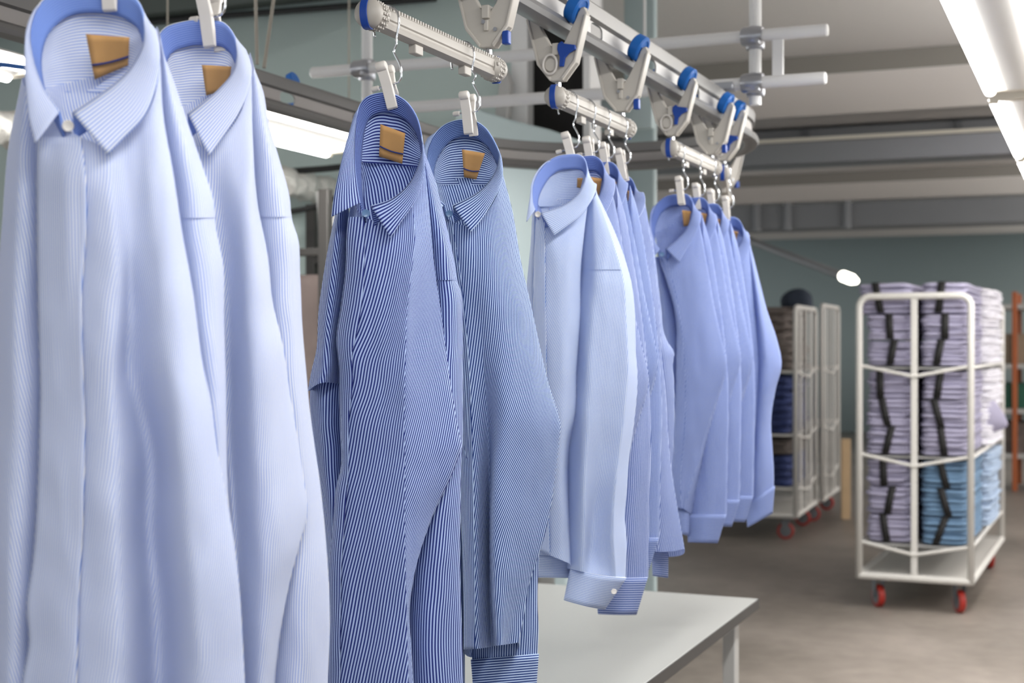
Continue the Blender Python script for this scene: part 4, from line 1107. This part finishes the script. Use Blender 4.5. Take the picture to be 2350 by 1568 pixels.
# ------------------------------------------------------------------ roll cages
def cage(org, yaw, W, L, H, label, vbars=True, lv=(.377, .868, 1.364), flats=False, group='roll cages', swivel=.25):
    """org: front left wheel corner on the floor; W along local x, L along local y"""
    R = Matrix.Rotation(yaw, 3, 'Z'); O = Vector(org)
    Wd = lambda x, y, z: O+R @ Vector((x, y, z))
    t = empty('roll_cage', Wd(W/2, L/2, 0), label, 'roll cage', group)
    r = .019; zb = .172
    for y in (0, L):
        m = MB(); rc = .06; pts = [Wd(0, y, zb), Wd(0, y, H-rc)]
        for k in range(1, 9): a = PI-PI/2*k/8; pts.append(Wd(rc+rc*math.cos(a), y, H-rc+rc*math.sin(a)))
        for k in range(0, 9): a = PI/2-PI/2*k/8; pts.append(Wd(W-rc+rc*math.cos(a), y, H-rc+rc*math.sin(a)))
        pts.append(Wd(W, y, zb)); m.tube(pts, r, 12); m.build('end_frame', M_CART, t, sharp=0)
        m = MB(); m.box(Wd(W/2, y, (zb+H)/2), (.034, .02, H-zb-.01), yaw); m.build('centre_post', M_CART, t, bevel=.003)
        if vbars:
            for z in lv:
                m = MB(); m.tube([Wd(.01, y, z), Wd(W/2, y-.012 if y == 0 else y+.012, z-.058), Wd(W-.01, y, z)], .0095, 8); m.build('chevron_bar', M_CART, t)
    m = MB()
    for (ax_, ay_), (bx_, by_) in (((0, 0), (W, 0)), ((W, 0), (W, L)), ((W, L), (0, L)), ((0, L), (0, 0))):
        a, b = Wd(ax_, ay_, zb+.015), Wd(bx_, by_, zb+.015)
        m.tube([a, b], .02, 8)
    m.build('base_frame', M_CART, t)
    m = MB(); m.box(Wd(W/2, L/2, zb+.012), (W, L, .012), yaw); m.build('deck', M_CART, t)
    for z in lv:
        m = MB(); m.box(Wd(W/2, L/2, z-.012), (W-.05, L-.04, .008), yaw); m.build('shelf', M_LEG, t)
        for x in (0, W):
            m = MB(); m.tube([Wd(x, .0, z-.008), Wd(x, L, z-.008)], .010, 8); m.build('side_bar', M_CART, t)
    if flats:
        for y in (0, L):
            for f in (.25, .75):
                m = MB(); m.box(Wd(W*f, y, (zb+H)/2), (.07, .012, H-zb-.03), yaw); m.build('flat_bar', M_CART, t, bevel=.003)
    for x, y, s in ((.09, .09, .3), (W-.07, .09, .2), (.09, L-.09, -.2), (W-.07, L-.09, .15)):
        Rw = Matrix.Rotation(yaw+PI/2+s+swivel, 3, 'Z'); ax = Rw @ Vector((0, 1, 0)); fw = Rw @ Vector((1, 0, 0))
        c = Wd(x, y, .064)
        f = MB(); f.box(Wd(x, y, zb-.008), (.08, .08, .008), yaw)
        cc = c+fw*.012
        for q in (-1, 1):
            f.prism([(-.03, .10), (.03, .10), (.03, .04), (.012, -.012), (-.004, -.012), (-.03, .06)], c+ax*(q*.026), fw, (0, 0, 1), ax, .004)
        fo = f.build('caster_fork', M_HUB, t, bevel=.001)
        wv = MB(); wv.lathe([(-.018, .046), (-.018, .058), (-.013, .064), (.013, .064), (.018, .058), (.018, .046)], c, ax, 26)
        wh = wv.build('wheel', M_RED, fo, sharp=35)
        hb = MB(); hb.lathe([(-.021, .012), (-.019, .045), (.019, .045), (.021, .012)], c, ax, 20); hb.build('hub', M_HUB, wh)
    return t, Wd
def bundle(Wd, yaw, x0, x1, y0, y1, z0, z1, mt, label, group, strap=True, seed=0, sx=.5, layers=6, wob=1.0):
    rnd = random.Random(seed); m = MB(); n = 30
    root = empty('garment_bundle', Wd((x0+x1)/2, (y0+y1)/2, z0), label, 'garment bundle', group)
    h = (z1-z0)/layers
    for l in range(layers):
        ox, oy = rnd.uniform(-.008, .008)*wob, rnd.uniform(-.014, .014)*wob; P = []
        for (zz, ins) in ((0, .018), (.12, .006), (.35, 0), (.65, 0), (.88, .006), (1, .018)):
            row = []
            for k in range(n):
                q = 2*PI*k/n; c, s = math.cos(q), math.sin(q); e = .28
                X = (x0+x1)/2+ox+((x1-x0)/2-ins)*math.copysign(abs(c)**e, c)
                Y = (y0+y1)/2+oy+((y1-y0)/2-ins)*math.copysign(abs(s)**e, s)
                Z = z0+h*(l+zz)
                k_ = noise.noise(Vector((X*19+seed, Y*19, Z*45)))*.009*wob
                dz = noise.noise(Vector((X*9+seed*3, Y*9, l*2.3)))*h*.35 if 0 < l+zz and not (l == 0 and zz < .5) else 0
                row.append(Wd(X+k_*c, Y+k_*s, Z+dz))
            P.append(row)
        b = len(m.v); m.grid(P, wrap=True)
        m.poly([b+k for k in range(n)][::-1]); m.poly([b+5*n+k for k in range(n)])
    m.build('folded_stack', mt, root, sharp=0)
    if strap:
        s = MB(); xs = x0+(x1-x0)*sx; w = .020
        loop = [(y0-.016, z0+.004), (y0-.018, (z0+z1)/2), (y0-.012, z1+.006), ((y0+y1)/2, z1+.016), (y1+.012, z1+.006), (y1+.016, z0+.004)]
        P = []
        sl = rnd.uniform(-.026, .026)
        for (yy, zz) in loop:
            k = sl*((zz-z0)/(z1-z0)-.5)*2
            P.append([Wd(xs-w+k, yy, zz), Wd(xs+w+k, yy, zz)])
        s.grid(P); s.build('strap', M_BLACK, root, solid=.003)
    return root
# main cage on the right
fl = cam(1968, 1403, 3264*1.5/(1403-784)); fl.z = 0
fr = cam(2224, 1418, 3264*1.5/(1418-784)); fr.z = 0
A = onZ(1972, 1326, .172+.0); B = onZ(2228, 1343, .172)
cw = B-A; cyaw = math.atan2(cw.y, cw.x); CW = math.hypot(cw.x, cw.y); CL_ = 1.12
bk_ = onZ(2312, 1243, .172)
CL_ = math.hypot(bk_.x-B.x, bk_.y-B.y)
A.z = 0
cg, Wd = cage(A, cyaw, CW, CL_, 1.752, 'white roll cage piled with lavender garment bundles, front right of the hall', group='roll cages')
lv = (.377, .868, 1.364); gx = CW/2
GBD = 'garment bundles in the main roll cage'
names = {0: 'bottom', 1: 'middle', 2: 'upper'}
ordn = ['lowest', 'second', 'top']
sxs = {(0, 0): (.45, .55, .42), (0, 1): (.52, .45, .35), (0, 2): (.6, .55, .42), (1, 0): (.45, .55, .52), (1, 1): (.5, .4, .42), (1, 2): (.42, .55, .45)}
yf, ym_ = .035, CL_*.5
for s in (0, 1):
    xa, xb = (.022, gx-.02) if s == 0 else (gx+.02, CW-.022)
    for l in range(3):
        z = lv[l]; top_ = [.843, 1.338, 1.80][l]
        hh = (top_-z)/3
        for k in range(3):
            blue = s == 1 and l == 0
            mt = M_SKY if blue else (M_LAV if l < 2 or s == 0 else M_LAV)
            nm = 'sky blue' if blue else 'lavender'
            e = .03 if (l == 2 and k == 2) else 0
            bundle(Wd, cyaw, xa-(.05 if (s == 0 and e) else 0), xb, yf, ym_, z+hh*k, z+hh*(k+1)-.006+e, mt,
                   '%s strapped bundle in main cage, front %s column, %s on %s shelf' % (nm, 'left' if s == 0 else 'right', ordn[k], names[l]), GBD,
                   True, seed=10*s+3*l+k, sx=sxs[(s, l)][k])
for l in range(3):
    z = lv[l]; top_ = [.83, 1.33, 1.81][l]; hh = (top_-z)/2
    for k in range(2):
        mt = M_PALEB if l == 0 else M_WHITEC
        y1 = CL_-.03 if l else CL_-.16
        bundle(Wd, cyaw, gx+.02, CW+.012, ym_+.03, y1, z+hh*k, z+hh*(k+1)-.006+(.02 if l == 2 and k == 1 else 0), mt,
               '%s bundle in the main cage, rear right, %s one on the %s shelf' % ('pale blue' if l == 0 else 'white', 'lower' if k == 0 else 'upper', names[l]), GBD, False, seed=50+l*2+k, layers=9, wob=1.6)
# sleeve sticking out on the right side
m = MB()
p = [onZ(2300, 890, 1.25) for _ in (0,)]
o_ = Wd(CW-.02, CL_*.62, 1.02)
P = []
for r in range(12):
    t_ = r/11; row = []
    for k in range(16):
        q = 2*PI*k/16; ww = .16*(1-t_)**.7+.01
        row.append(o_+Matrix.Rotation(cyaw, 3, 'Z') @ Vector((.115*t_, ww*math.cos(q), .02+ww*.75*math.sin(q)-.05*t_*t_)))
    P.append(row)
m.grid(P, wrap=True); m.poly([11*16+k for k in range(16)])
tag(m.build('draped_garment', M_LAV, sharp=0), 'lavender garment corner poking out of the right side of the main cage', 'garment')
# two cages behind, their end frames turned to the right
q2, r2 = onZ(1826, 1190, .172), onZ(1871, 1157, .172)
yawb = math.atan2(r2.y-q2.y, r2.x-q2.x); W2, L2 = math.hypot(r2.x-q2.x, r2.y-q2.y), 1.12
o2 = Vector((q2.x, q2.y, 0))
c2, Wd2 = cage(o2, yawb, W2, L2, 1.76, 'roll cage behind the last shirts, loaded with dark and navy piles', lv=(.40, .80, 1.28), flats=True, swivel=-.2)
d2 = (r2-q2).normalized(); n2 = Vector((d2.y, -d2.x, 0))
o3 = o2+d2*(W2+.16)+n2*.032
c3, Wd3 = cage(o3, yawb, W2, L2, 1.80, 'roll cage standing farthest back, next to the pine board', lv=(.40, .80, 1.28), flats=True, swivel=-.2)
G2 = 'dark bundles in the rear cage'
for l, (z, t_) in enumerate(((.40, .64), (.645, .77), (.80, 1.245), (1.28, 1.77))):
    for s_ in (0, 1):
        navy = l in (0, 2)
        bundle(Wd2, yawb, .04, W2-.04, .04+s_*.54, .54+s_*.54, z, t_-.01, M_NAVYC if navy else M_DARKC,
               '%s pile in rear roll cage, %s column, %s' % ('navy' if navy else 'charcoal brown', ('right', 'left')[s_], ('on the bottom shelf', 'resting on the bottom pile', 'on the middle shelf', 'on the top shelf')[l]), G2, False, seed=80+l*2+s_, layers=8 if t_-z > .3 else 4, wob=1.5)
m = MB(); c = cam(1832, 690, 11.6)
P = []
for r in range(12):
    a = PI*r/11-PI/2; row = []
    for k in range(20):
        q = 2*PI*k/20; rr_ = .11*math.cos(a)*(1+.25*noise.noise(Vector((math.cos(q)*1.5, math.sin(q)*1.5, a))))
        row.append(c+Vector((rr_*1.25*math.cos(q), rr_*math.sin(q), -.02+.12*math.sin(a))))
    P.append(row)
m.grid(P, wrap=True)
tag(m.build('cloth_sack', mat('dark_slate_cloth', (50, 58, 72), .9, bump=.3, bscale=20), sharp=0), 'dark slate cloth sack on top of the rear roll cage', 'sack')
# pine board standing behind
pb = onZ(1940, 1192, 0); zt_ = onY(1940, 1008, pb.y).z
m = MB(); m.box((pb.x, pb.y+.02, zt_/2), (.075, .04, zt_), .35); tag(m.build('pine_board', M_WOOD, bevel=.003), 'raw pine board standing upright between the roll cages', 'board')
# storage rack at the right edge, far back
sr = empty('storage_rack', cam(2420, 784, 14.5)*1.0, 'orange post storage rack at the right edge behind the main roll cage', 'rack')
sr.location.z = 0; ORG[sr.name] = Vector(sr.location)
c = ORG[sr.name]
for dx in (-.36, .9):
    for dy in (-.4, .4):
        m = MB(); m.box(c+Vector((dx, dy, 1.0)), (.05, .05, 2.0)); m.build('post', M_ORANGE, sr, bevel=.004)
for z in (.35, .8, 1.25, 1.85):
    m = MB(); m.box(c+Vector((.27, 0, z)), (1.8, .84, .05)); m.build('shelf', M_LEG, sr, bevel=.004)
rnd = random.Random(3)
for z, mts in ((.376, (M_DARKC, M_BOX)), (.826, (M_GREEN, M_DARK, M_BOX)), (1.276, (M_BOX, M_DARKC, M_BOX))):
    x = -.58
    for i, mt in enumerate(mts):
        w_ = rnd.uniform(.28, .42); h_ = rnd.uniform(.24, .36)
        m = MB(); m.box(c+Vector((x+w_/2, -.1, z+h_/2)), (w_, .5, h_))
        for q in (-.0,): m.box(c+Vector((x+w_/2, -.1, z+h_+.006)), (w_*.96, .02, .006))
        nm = {M_DARKC: 'charcoal', M_BOX: 'brown cardboard', M_GREEN: 'dark green', M_DARK: 'black'}[mt]
        tag(m.build('storage_box', mt, bevel=.006), '%s box on the %s shelf of the orange post rack, %s from its left' % (nm, {.376: 'low', .826: 'middle', 1.276: 'high'}[z], ('first', 'second', 'third')[i]), 'box', 'boxes on the orange post rack')
        x += w_+.06
# ------------------------------------------------------------------ light
wd = bpy.data.worlds.new('world'); SC.world = wd; wd.use_nodes = True
bg = wd.node_tree.nodes['Background']; bg.inputs['Color'].default_value = (.93, .97, 1, 1); bg.inputs['Strength'].default_value = 1.0
def area(loc, size, power, rot=(0, 0, 0), color=(1, .985, .96)):
    l = bpy.data.lights.new('lamp_and_fill_light', 'AREA'); l.shape = 'RECTANGLE'; l.size, l.size_y = size; l.energy = power; l.color = color
    o = bpy.data.objects.new('lamp_and_fill_light', l); COL.objects.link(o); o.location = loc; o.rotation_euler = rot
    return o
for y0, y1 in ((-1.67, -.2), (-.06, 1.43), (1.56, 3.05), (3.17, 4.65), (4.78, 6.27), (6.4, 7.89)):
    area((LX, (y0+y1)/2, LZ-.03), (.13, y1-y0-.1), 19)
for y0, y1, z in ((1.5, 3.02, .70), (3.55, 5.0, .765)):
    area((-2.7, (y0+y1)/2, EYE+z-.03), (.13, 1.4), 16)
def hall_fill(loc, power, r=.25):
    l = bpy.data.lights.new('hall_fill_light', 'POINT'); l.energy = power; l.shadow_soft_size = r; l.color = (1, .985, .96)
    o = bpy.data.objects.new('hall_fill_light', l); COL.objects.link(o); o.location = loc
for x, y in ((2.2, 6), (2.2, 10), (2.2, 14), (2.2, 18), (2.2, 21.5), (6.5, 8), (6.5, 14), (6.5, 20)):  # added point lights, unseen, that brighten ceiling and walls
    hall_fill((x, y, EYE+.9), 70)
for x, y in ((1.2, 7.5), (1.2, 10.5), (1.2, 13.5), (1.2, 17), (1.2, 20.5), (4.5, 9), (4.5, 15), (4.5, 20)):  # unseen upward area lights added to brighten the ceiling
    area((x, y, EYE+.85), (.3, 1.5), 46, (PI, 0, 0))
